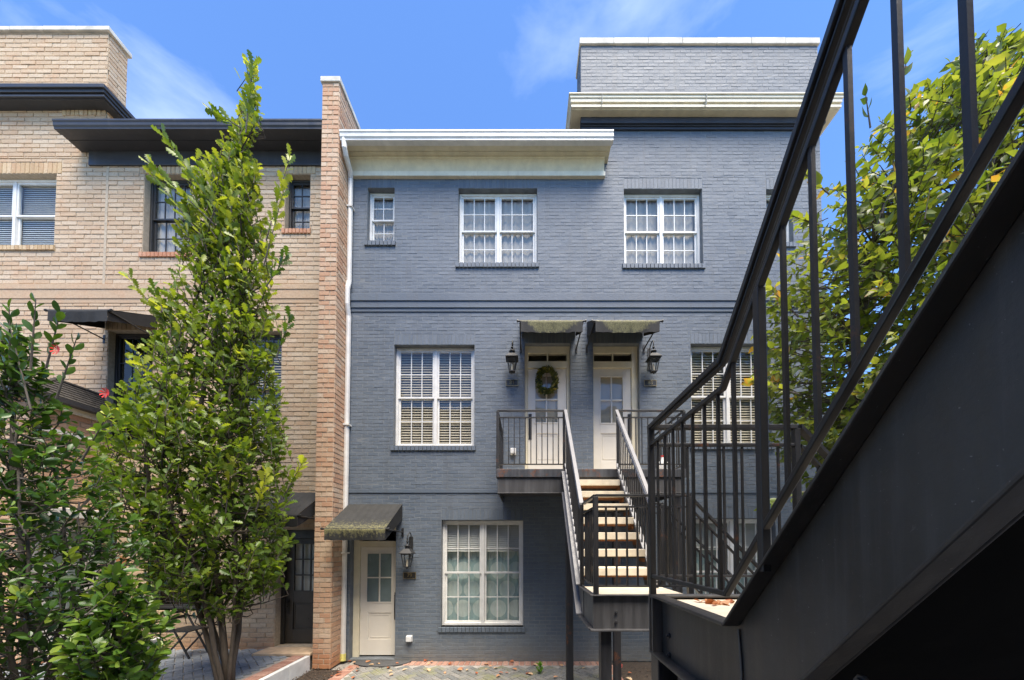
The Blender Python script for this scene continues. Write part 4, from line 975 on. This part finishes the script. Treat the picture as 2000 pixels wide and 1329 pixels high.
post(st1, (fl0+.025, LY0, LZ), H-.012, .044); post(st1, (LXR, LY0, LZ), H-.012, .044); post(st1, (LXR, LY1, LZ), H-.012, .044)
def lower_flight(par, x0, y0, y1, z, m=mm, closed=False, big=False):
    rise = .2; run = .19; nst = int((z-.02)/rise); xe = x0+run*nst; ze = z-rise*nst
    for y in (y0, y1):
        MB().vbar((x0, y, z-.15), (xe+.05, y, ze-.15+.02), .012, .30).build('stringer', M['metalbig'], par)
        MB().vbar((x0, y, z+H), (xe, y, ze+H), .04, .025).build('top_rail', m, par)
        MB().vbar((x0, y, z+H-.105), (xe, y, ze+H-.105), .03, .018).build('second_rail', m, par)
        MB().vbar((x0, y, z+.1), (xe, y, ze+.1), .03, .018).build('bottom_rail', m, par)
        me = MB().box(-.007, .007, -.007, .007, 0, H-.21).mesh('baluster'); me.materials.append(m)
        k = round((xe-x0)/.1)
        for i in range(1, k): link('baluster', me, par, loc=(x0+(xe-x0)*i/k, y, z+(ze-z)*i/k+.105))
        post(par, (xe, y, 0), ze+H-.01)
    for k in range(1, nst+1):
        MB().box(x0+run*(k-1)+.01, x0+run*k+.05, min(y0, y1)+.01, max(y0, y1)-.01, z-rise*k-.06, z-rise*k).build('tread', M['tread'], par)
        if closed: MB().box(x0+run*(k-1)+.004, x0+run*(k-1)+.009, min(y0, y1)+.01, max(y0, y1)-.01, z-rise*k-.05, z-rise*(k-1)-.065).build('riser', M['metalbig'], par)
lower_flight(st1, LXR, LY0, LY1, LZ)
for (x, y, z1, w_) in ((.68, D0+.09, PZ-.375, .105), (1.40, D0+.09, PZ-.375, .105), (pxr-.12, D0+.09, PZ-.375, .105), (.745, LY0+.09, LZ-.33, .10), (1.40, LY0+.09, LZ-.33, .10)):
    MB().box(x-w_/2, x+w_/2, y-w_/2, y+w_/2, -.01, z1).build('column', M['metal2'], st1, bevel=.006)
    MB().box(x-.09, x+.09, y-.09, y+.09, -.012, .012).build('base_plate', M['metal2'], st1)

# ------------------------------------------------------------------ near staircase, rising past the camera on the right
st2 = thing('metal_staircase', 'large black steel staircase close up with a heavy stringer rising on the right', 'staircase', (1.1, 1.2, 0), 'steel entrance stairs')
XO, XW, XR2 = .665, .722, 1.52
NY1, NYB = .66*2.75, .66*1.74       # far edge of the landing, foot of the flight
NZ = EYE-.262; SL = 1.127; YT = NYB-1.42
def up(y): return NZ+SL*(NYB-y)
bb = M['metalbig']
for x, sg in ((XW, -1), (XR2, 1)):
    prof = [(NY1, NZ), (NYB, NZ), (YT, up(YT)), (YT, up(YT)-.433), (NYB-.108, NZ-.311), (NY1, NZ-.311)]
    web = MB().prism_x(prof, x, x+.012*-sg)
    cxo = x+sg*.028
    for (a, b) in (((NY1, NZ-.006), (NYB, NZ-.006)), ((NYB, NZ-.006), (YT, up(YT)-.006)), ((NY1, NZ-.305), (NYB-.108, NZ-.305)), ((NYB-.108, NZ-.305), (YT, up(YT)-.427))):
        web.vbar((cxo, a[0], a[1]), (cxo, b[0], b[1]), .057, .014)
    web.build('stringer', M['bigweb'], st2, bevel=.005)
# far and near landing beams, deck
MB().box(XO, XR2+.05, NY1, NY1+.012, NZ-.311, NZ+.0).box(XW+.014, XR2-.014, NY1-.045, NY1-.001, NZ-.012, NZ-.001).build('landing_beam', bb, st2, bevel=.003)
MB().box(XW+.014, XR2-.014, NYB-.12, NYB-.108, NZ-.311, NZ-.06).build('landing_beam', bb, st2, bevel=.003)
MB().box(XW+.014, XR2-.014, NYB-.107, NY1-.046, NZ-.07, NZ-.022).build('landing_deck', M['tread'], st2)
MB().box(XW+.014, XR2-.014, NYB-.107, NY1-.01, NZ-.10, NZ-.071).build('landing_pan', bb, st2)
nn = .1775
for k in range(1, 8):
    y0 = NYB-nn*k; z = NZ+.2*k-.24
    MB().box(XW+.014, XR2-.014, y0-.02, y0+nn+.02, z-.06, z-.005).build('tread', M['tread'], st2, bevel=.004)
    MB().box(XW+.014, XR2-.014, y0+nn+.005, y0+nn+.010, z-.26, z-.062).build('riser', bb, st2)
    MB().box(XW+.014, XR2-.014, y0-.02, y0+nn+.004, z-.075, z-.061).build('tread_pan', bb, st2)
MB().prism_x([(NYB-.11, NZ-.302), (NYB-.11, NZ-.296), (YT, up(YT)-.418), (YT, up(YT)-.424)], XW+.014, XR2-.014).build('added_shade_plate', M['shade_black'], st2)  # added plate hiding the treads, with under-stair shade put into its colour
MB().box(XW+.02, XR2+2.0, NYB-.135, NYB-.123, -.02, NZ-.05).build('added_shade_panel', M['shade_black'], st2)  # added panel closing off the view so the space below stays black
# upper platform behind the camera
UZ = NZ+1.6
MB().box(XW-1.05, XR2+1.0, -1.66, YT, UZ-.05, UZ).box(XW-1.05, XR2+1.0, YT-.02, YT-.005, UZ-.33, UZ-.051).build('platform', bb, st2)
# left guard: level along the landing, then up the flight
XG = .683; gm_ = M['metal']; hz = dict(top=.900, sec=.803, bot=.097)
for nm, key, w_, h_ in (('top_rail', 'top', .036, .022), ('second_rail', 'sec', .022, .018), ('bottom_rail', 'bot', .022, .018)):
    mb = MB(); z = hz[key]
    off = {'top': 0, 'sec': .0, 'bot': .0}[key]
    mb.vbar((XG, NY1+.01, NZ+z), (XG, NYB, NZ+z), w_, h_); mb.vbar((XG, NYB, NZ+z), (XG, YT, up(YT)+z), w_, h_*1.25)
    if key == 'top': mb.vbar((XG, NY1+.01, NZ+z-.016), (XG, NYB, NZ+z-.016), .018, .012); mb.vbar((XG, NYB, NZ+z-.018), (XG, YT, up(YT)+z-.018), .018, .014)
    mb.build(nm, gm_, st2, bevel=.003)
me = MB().box(-.0052, .0052, -.0052, .0052, 0, hz['sec']-hz['bot']-.02).mesh('baluster'); me.materials.append(gm_)
for y in [NY1-.0905*k for k in range(1, 9)] + [.872-.093*k for k in range(0, 12)]:
    if y > YT+.05: link('baluster', me, st2, loc=(XG, y, (NZ if y > NYB else up(y))+hz['bot']+.010))
post(st2, (XG, NY1-.002, NZ-.02), .91, .030, gm_); post(st2, (XG, .965, up(.965)-.02), .912-.09, .024, gm_); post(st2, (XG, YT+.03, up(YT)-.02), .9, .04, gm_)
# far guard and the flight going down to the right
FX1 = at(1553, 832, NY1).x
for nm, key, w_, h_ in (('top_rail', 'top', .034, .022), ('second_rail', 'sec', .024, .016), ('bottom_rail', 'bot', .020, .012)):
    MB().vbar((XG+.021, NY1-.002, NZ+hz[key]), (FX1, NY1-.002, NZ+hz[key]), w_, h_).build(nm, M['metal2'], st2, bevel=.002)
k = 8
for i in range(1, k): link('baluster', me, st2, loc=(XG+(FX1-XG)*i/k, NY1-.002, NZ+hz['bot']+.008))
post(st2, (FX1, NY1-.002, NZ-.02), .91, .030, gm_)
MB().tube([(XW-.004, NYB-.005, NZ-.02), (XW-.004, NYB-.018, NZ-.16), (XW-.004, NYB-.012, NZ-.30)], .0045, 6).build('weld_seam', bb, st2)
lower_flight(st2, FX1+.02, NY1-.002, NYB-.10, NZ, gm_, closed=True)
for (x, y) in ((XO+.055, NY1-.05), (XR2-.03, NY1-.05), (XR2-.03, NYB-.05), (XW+.16, NY1-.06)):
    MB().box(x-.05, x+.05, y-.05, y+.05, -.03, NZ-.312).build('column', M['metal2'], st2, bevel=.006)
MB().box(XO+.004, XW-.003, NY1-.032, NY1-.020, NZ-.297, NZ-.013).build('end_plate', bb, st2)
for px_, py_ in ((1306, 1240), (1306, 1277), (1681, 1327)):
    s_ = (px_-HX)/XW; q = Vector((XW, F/s_, EYE-(py_-HY)/s_))
    MB().tube([(XW-.001, q.y, q.z), (XW-.010, q.y, q.z)], .013, 6).tube([(XW-.010, q.y, q.z), (XW-.018, q.y, q.z)], .007, 8).build('bolt', M['metal2'], st2)

# ------------------------------------------------------------------ trees and shrubs
def prof_at(tab, z):
    zs = [t_[0] for t_ in tab]; return [float(np.interp(z, zs, [t_[k] for t_ in tab])) for k in range(1, len(tab[0]))]
def pix_tab(rows, d, inset=0):
    """rows (py, left px, right px) -> (z, x left, x right) at the plant's own distance"""
    out = [(at(1000, py, d).z, at(l_, py, d).x+min(inset, (r-l_)*d/F*.3), at(r, py, d).x-min(inset, (r-l_)*d/F*.3)) for py, l_, r in rows]; return sorted(out)
def grow(label, name, cat, base, tab, ydepth, ntwig, per, kind, lm, bark, size, upness, stems, tintf, nparts=150, inner=.25, twigl=.32, droop=0, stem_r=.05, flat=.55, zlow=None, spread=.5, gaps=0, roll=1.0):
    t = thing(name, label, cat, base); bx, by, bz = base
    zmin, zmax = tab[0][0], tab[-1][0]
    trunk = MB(); paths = []
    for k in range(stems):
        a = 2*math.pi*k/stems+random.uniform(-.4, .4); topz = zmax-.15 if k == 0 else zmin+(zmax-zmin)*random.uniform(.35, .85); pts = []
        nseg = 14
        for i in range(nseg+1):
            f = i/nseg; z = bz+(topz-bz)*f; xl, xr = prof_at(tab, max(z, zmin+.6)); cx = (xl+xr)/2; rad = (xr-xl)/2*spread*(0 if k == 0 else 1)
            fk = min(1, max(0, (z-bz-.25)/2.2))**.8; tx = cx+rad*math.cos(a); ty = by+rad*ydepth*math.sin(a); g = fk
            sx, sy = bx+stem_r*.9*math.cos(a)*(k > 0), by+stem_r*.9*math.sin(a)*(k > 0)
            pts.append(Vector((sx+(tx-sx)*g+random.uniform(-.02, .02), sy+(ty-sy)*g+random.uniform(-.02, .02), z)))
        r0 = stem_r*(1 if k == 0 else random.uniform(.5, .8)); rads = [r0*(1-.85*(i/nseg)**.8)+.004 for i in range(nseg+1)]
        trunk.tube(pts, rads, 8); paths.append(pts)
    allp = [p for q in paths for a_, b_ in zip(q[:-1], q[1:]) for p in (a_, (a_+b_)/2)]
    holes = [(random.uniform(tab[0][1], max(q[2] for q in tab)), by+random.uniform(-1, 1), random.uniform(zmin, zmax), random.uniform(.15, .4)) for _ in range(gaps)]
    tw = MB(); ps, dd, ss, tt = [], [], [], []
    for i in range(ntwig):
        for _try in range(20):
            z = zmin+(zmax-zmin)*random.random(); xl, xr = prof_at(tab, z)
            if random.random() < max(.08, (xr-xl)/(max(q[2]-q[1] for q in tab))): break
        cx, rx_ = (xl+xr)/2, (xr-xl)/2; rr = math.sqrt(random.uniform(inner**2, 1)); a = random.uniform(0, 2*math.pi)
        tip = Vector((cx+rx_*rr*math.cos(a), by+rx_*ydepth*rr*math.sin(a), z))
        if any((tip.x-h[0])**2+(tip.z-h[2])**2 < h[3]**2 and random.random() < .85 for h in holes): continue
        out = Vector((math.cos(a), math.sin(a), 0))
        d = (out*(1-upness)+Z_*(upness-droop)+Vector((random.gauss(0, .25), random.gauss(0, .25), random.gauss(0, .2)))).normalized()
        l_ = twigl*random.uniform(.6, 1.25); b0 = tip-d*l_
        if i % 2 == 0:
            near = min(allp, key=lambda p: (p-b0).length+max(0, p.z-b0.z)*2); tw.tube([near, near.lerp(b0, .55)+Vector((0, 0, -.03)), b0, tip], [.012, .008, .006, .003], 4, False)
        else: tw.tube([b0, tip], [.006, .003], 4, False)
        base_t = tintf(tip, rr, a)
        for k in range(per):
            f = (k+.6)/per; p = b0.lerp(tip, f**.7); ga = k*2.4+i; ref = d.cross(Vector((.3, .2, .93))).normalized(); bi = d.cross(ref)
            ld = (d*random.uniform(.35, .9)+(ref*math.cos(ga)+bi*math.sin(ga))*random.uniform(.5, 1.0)+Z_*(-droop*.9)).normalized()
            ps.append(p); dd.append(ld); ss.append(size*random.uniform(.5, 1.25)); tt.append(min(1, max(.01, base_t+(f-.5)*.16+random.gauss(0, .10))))
    trunk.build('trunk', bark, t, smooth=True); tw.build('branches', bark, t)
    leaves(t, kind, lm, ps, dd, ss, tt, nparts, flat, roll); return t
# columnar oak before the buff house
OD = 4.75
otab = pix_tab([(122, 484, 500), (170, 470, 512), (215, 452, 520), (262, 412, 528), (300, 396, 532), (345, 345, 540), (400, 335, 545), (470, 328, 560), (540, 330, 562), (600, 300, 562), (680, 262, 566), (760, 222, 572), (850, 190, 585), (930, 175, 592), (1010, 190, 592), (1070, 225, 588), (1130, 275, 575), (1190, 370, 510)], OD, .25)
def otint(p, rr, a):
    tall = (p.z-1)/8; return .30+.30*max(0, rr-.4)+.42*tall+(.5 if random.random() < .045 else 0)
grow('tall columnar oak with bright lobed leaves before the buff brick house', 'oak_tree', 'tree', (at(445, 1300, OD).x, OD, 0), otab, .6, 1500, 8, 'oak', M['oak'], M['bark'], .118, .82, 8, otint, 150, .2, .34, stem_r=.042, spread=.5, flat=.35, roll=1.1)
# stray sprays that break the oak's outline
def spray(parent, p0, p1, n, kind, mat, size, tn):
    p0, p1 = Vector(p0), Vector(p1); d = (p1-p0).normalized(); ps, dd, ss, tt = [], [], [], []
    MB().tube([p0, p1], [.009, .003], 5).build('branch', M['bark2'], parent)
    for k in range(n):
        f = (k+.5)/n; a = k*2.4; ref = d.cross(Vector((.1, 1, .2))).normalized(); bi = d.cross(ref)
        ps.append(p0.lerp(p1, .2+.8*f)); dd.append(d*1.1+(ref*math.cos(a)+bi*math.sin(a))*.6); ss.append(size*random.uniform(.8, 1.2)); tt.append(min(1, max(.01, random.gauss(tn, .12))))
    leaves(parent, kind, mat, ps, dd, ss, tt, 0, .4, stuff='spray')
oak = [o for o in C.objects if o.name.startswith('oak_tree')][0]
for (a, b, n, tn) in (((430, 420), (318, 262), 26, .62), ((420, 440), (292, 318), 26, .70), ((400, 470), (300, 345), 20, .6), ((520, 470), (566, 306), 20, .98), ((515, 520), (555, 370), 14, .8), ((330, 640), (250, 538), 14, .85), ((330, 660), (300, 560), 16, .6), ((470, 250), (415, 215), 12, .6),
                      ((480, 260), (494, 118), 22, .62), ((560, 960), (590, 905), 12, .98), ((440, 1010), (452, 900), 12, 1.0), ((500, 1000), (520, 925), 12, .98), ((420, 420), (408, 335), 12, .95), ((450, 430), (458, 345), 12, .9), ((520, 560), (560, 500), 12, .3), ((540, 700), (566, 620), 12, .3)):
    spray(oak, at(*a, OD-.25), at(*b, OD-.35), n, 'oak', M['oak'], .14, tn)
# glossy shrub at the left edge
SD = 3.3
stab = pix_tab([(640, 0, 50), (700, -30, 100), (760, -60, 110), (830, -100, 140), (880, -140, 175), (950, -160, 225), (1020, -180, 240), (1100, -200, 262), (1180, -220, 285), (1260, -200, 300), (1340, -150, 290)], SD, .12)
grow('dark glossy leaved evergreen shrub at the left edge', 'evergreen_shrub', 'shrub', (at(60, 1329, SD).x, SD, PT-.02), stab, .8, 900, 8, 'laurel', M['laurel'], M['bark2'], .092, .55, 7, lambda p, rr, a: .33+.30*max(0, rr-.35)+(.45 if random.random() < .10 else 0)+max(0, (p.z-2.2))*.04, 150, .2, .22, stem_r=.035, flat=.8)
shr = [o for o in C.objects if o.name.startswith('evergreen_shrub')][0]
for (a, b, n, tn) in (((60, 720), (70, 585), 9, .5), ((90, 720), (118, 610), 12, .55), ((110, 780), (150, 660), 10, .5), ((20, 700), (18, 600), 10, .5), ((160, 900), (210, 810), 12, .75), ((60, 800), (20, 640), 14, .4)):
    spray(shr, at(*a, SD-.2), at(*b, SD-.25), n, 'laurel', M['laurel'], .10, tn)
for px_, py_ in ((112, 684), (208, 768)):
    q = at(px_, py_, SD-.28); fm = MB()
    for k in range(8):
        a = k*.8; fm.add([q, q+Vector((.045*math.cos(a), -.015, .045*math.sin(a)-.01)), q+Vector((.05*math.cos(a+.6), -.02, .05*math.sin(a+.6)))], [(0, 1, 2)])
    fm.build('red_flower', M['red'], shr)
ytab = pix_tab([(1110, 215, 245), (1170, 175, 270), (1230, 160, 292), (1290, 150, 296), (1345, 160, 285)], 2.75)
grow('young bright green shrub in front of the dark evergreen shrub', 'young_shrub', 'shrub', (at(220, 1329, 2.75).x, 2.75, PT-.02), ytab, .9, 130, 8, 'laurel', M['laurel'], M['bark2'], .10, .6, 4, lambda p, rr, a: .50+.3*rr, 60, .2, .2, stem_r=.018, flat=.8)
# yellowing tree at the right
RD = 3.95
rtab = pix_tab([(95, 1870, 1960), (150, 1812, 2060), (210, 1742, 2140), (270, 1680, 2200), (340, 1612, 2260), (420, 1556, 2290), (500, 1528, 2300), (580, 1505, 2310), (660, 1500, 2300), (740, 1498, 2280), (820, 1520, 2240), (880, 1560, 2180), (940, 1590, 2120), (990, 1640, 2040)], RD)
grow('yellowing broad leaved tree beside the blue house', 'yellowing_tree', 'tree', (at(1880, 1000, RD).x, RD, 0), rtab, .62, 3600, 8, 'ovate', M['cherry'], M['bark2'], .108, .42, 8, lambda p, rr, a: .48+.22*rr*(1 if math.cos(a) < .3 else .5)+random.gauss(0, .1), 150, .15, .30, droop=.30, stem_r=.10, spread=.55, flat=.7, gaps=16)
yt = [o for o in C.objects if o.name.startswith('yellowing_tree')][0]
for (a, b, n, tn) in (((1620, 380), (1560, 330), 9, .85), ((1600, 440), (1540, 420), 10, .8), ((1560, 620), (1500, 560), 10, .8), ((1560, 770), (1465, 745), 12, .85), ((1600, 950), (1490, 990), 12, .6), ((1700, 250), (1690, 180), 4, .3), ((1760, 180), (1772, 110), 5, .7), ((1900, 150), (1912, 85), 8, .3)):
    spray(yt, at(*a, RD-.3), at(*b, RD-.35), n, 'ovate', M['cherry'], .125, tn)

# ------------------------------------------------------------------ small things
FL = [(690, 1292), (722, 1300), (745, 1298), (760, 1306), (782, 1296), (830, 1293), (842, 1295), (882, 1294), (905, 1310), (930, 1313), (955, 1298), (963, 1302), (1005, 1293), (700, 1312), (672, 1316), (657, 1320), (770, 1311), (1143, 1304), (1232, 1316), (1220, 1324), (1090, 1322), (728, 1288)]
FL += [(random.uniform(660, 1120), 1291+34*random.random()**1.6) for _ in range(22)]
for i, (px_, py_) in enumerate(FL):
    dd_ = F*EYE/(py_-HY); dd_ = min(dd_, YW-.06); p = Vector(((px_-HX)*dd_/F, dd_, .022)); v0, f0 = leaf_shape('oak'); s_ = random.uniform(.05, .11)
    me = bpy.data.meshes.new('fallen_leaf'); me.from_pydata([tuple(q) for q in v0*np.array([1, 1.3, 1.6])], [], f0); me.update(); me.materials.append(M['dry'])
    o = link('fallen_leaf', me, loc=p+Vector((0, 0, .008))); o.scale = (s_,)*3; o.rotation_euler = (random.uniform(-.3, .3), random.uniform(-.25, .1), random.uniform(0, 6.3)); o.color = (random.random(), 0, 0, 1)
    tag(o, 'dry orange brown leaf lying on the court by the blue wall', 'leaf', 'fallen leaves on the court')
ps, dd, ss, tt = [], [], [], []
for i in range(34):
    px_ = random.uniform(1405, 1445); q = at(px_, 1172, 1.5); q = Vector((1.0+random.uniform(-.14, .14), NY1-.16+random.uniform(-.05, .03), NZ-.018)); ps.append(q); a = random.uniform(0, 6.3); dd.append((math.cos(a), math.sin(a), random.uniform(-.05, .35))); ss.append(random.uniform(.03, .06)); tt.append(random.uniform(.05, .7))
pile = thing('leaf_litter', 'small heap of brown leaves on the near landing deck', 'leaf litter', (1.0, NY1-.16, NZ-.02)); leaves(pile, 'ovate', M['dry'], ps, dd, ss, tt, 0, stuff='litter_leaves')
wd_ = thing('weed', 'bright green weed growing between the pavers', 'weed', (at(1055, 1315, 5.7).x, 5.72, 0)); c = wd_.location
ps = [c+Vector((random.uniform(-.02, .02), random.uniform(-.02, .02), random.uniform(.0, .17))) for _ in range(34)]
leaves(wd_, 'laurel', M['weed'], ps, [(random.gauss(0, .6), random.gauss(0, .6), .8) for _ in ps], [random.uniform(.05, .10) for _ in ps], [random.random() for _ in ps], 0, stuff='weed_leaves')
MB().tube([c, c+Vector((0, 0, .2))], .004, 5).build('stem', M['weed'], wd_)
fg = thing('marker_flag', 'small pink marker flag in the mulch behind the stair columns', 'flag', (at(1210, 1300, 5.6).x, 5.6, 0)); c = fg.location
MB().tube([c+Vector((0, 0, -.02)), c+Vector((0, 0, .26))], .003, 5).build('wire', M['iron'], fg)
MB().add([c+Vector((.003, 0, .26)), c+Vector((.05, -.01, .20)), c+Vector((.045, .01, .15)), c+Vector((.003, 0, .13)), c+Vector((.003, .003, .26)), c+Vector((.05, -.007, .20)), c+Vector((.045, .013, .15)), c+Vector((.003, .003, .13))], [(0, 1, 2, 3), (7, 6, 5, 4)]).build('pennant', M['pinkflag'], fg)
# white jug on the upper platform
jx = at(1294, 890, 5.7); jug = thing('watering_jug', 'white plastic jug standing on the upper platform', 'jug', (jx.x, 5.7, PZ-.006)); c = jug.location
MB().tube([c, c+Z_*.02, c+Z_*.20, c+Z_*.27, c+Z_*.30, c+Z_*.345], [.06, .075, .075, .06, .028, .028], 16).build('body', M['white'], jug, smooth=True)
MB().tube([c+Vector((.05, 0, .26)), c+Vector((.11, 0, .25)), c+Vector((.115, 0, .16)), c+Vector((.072, 0, .12))], .011, 8).build('jug_handle', M['white'], jug); MB().tube([c+Z_*.345, c+Z_*.37], .032, 12).build('cap', M['red'], jug)
# folding chair and planter on the patio
ch = thing('folding_chair', 'black folding chair with crossed legs on the patio', 'chair', (-5.9, 5.95, PT)); c = ch.location
for s_ in (-.19, .19):
    MB().bar(c+Vector((-.22, s_, 0)), c+Vector((.20, s_, .46)), .022, .022).build('leg', M['iron'], ch); MB().bar(c+Vector((.22, s_*.9, 0)), c+Vector((-.24, s_*.9, .80)), .022, .022).build('leg', M['iron'], ch)
for k in range(5): MB().box(c.x-.18+k*.085, c.x-.11+k*.085, c.y-.2, c.y+.2, c.z+.455, c.z+.472).build('seat_slat', M['iron'], ch)
for k in range(2): MB().bar(c+Vector((-.19-.03*k, -.19, .66+.09*k)), c+Vector((-.19-.03*k, .19, .66+.09*k)), .012, .05).build('back_slat', M['iron'], ch)
pl = thing('planter_box', 'low pale planter box beside the folding chair', 'planter', (-6.75, 5.85, PT)); c = pl.location
MB().box(c.x-.3, c.x+.3, c.y-.17, c.y+.17, c.z, c.z+.24).box(c.x-.33, c.x+.33, c.y-.2, c.y+.2, c.z+.242, c.z+.29).build('box', M['kerb'], pl, bevel=.006)
MB().box(c.x-.27, c.x+.27, c.y-.14, c.y+.14, c.z+.291, c.z+.30).build('soil', M['mulch'], pl)
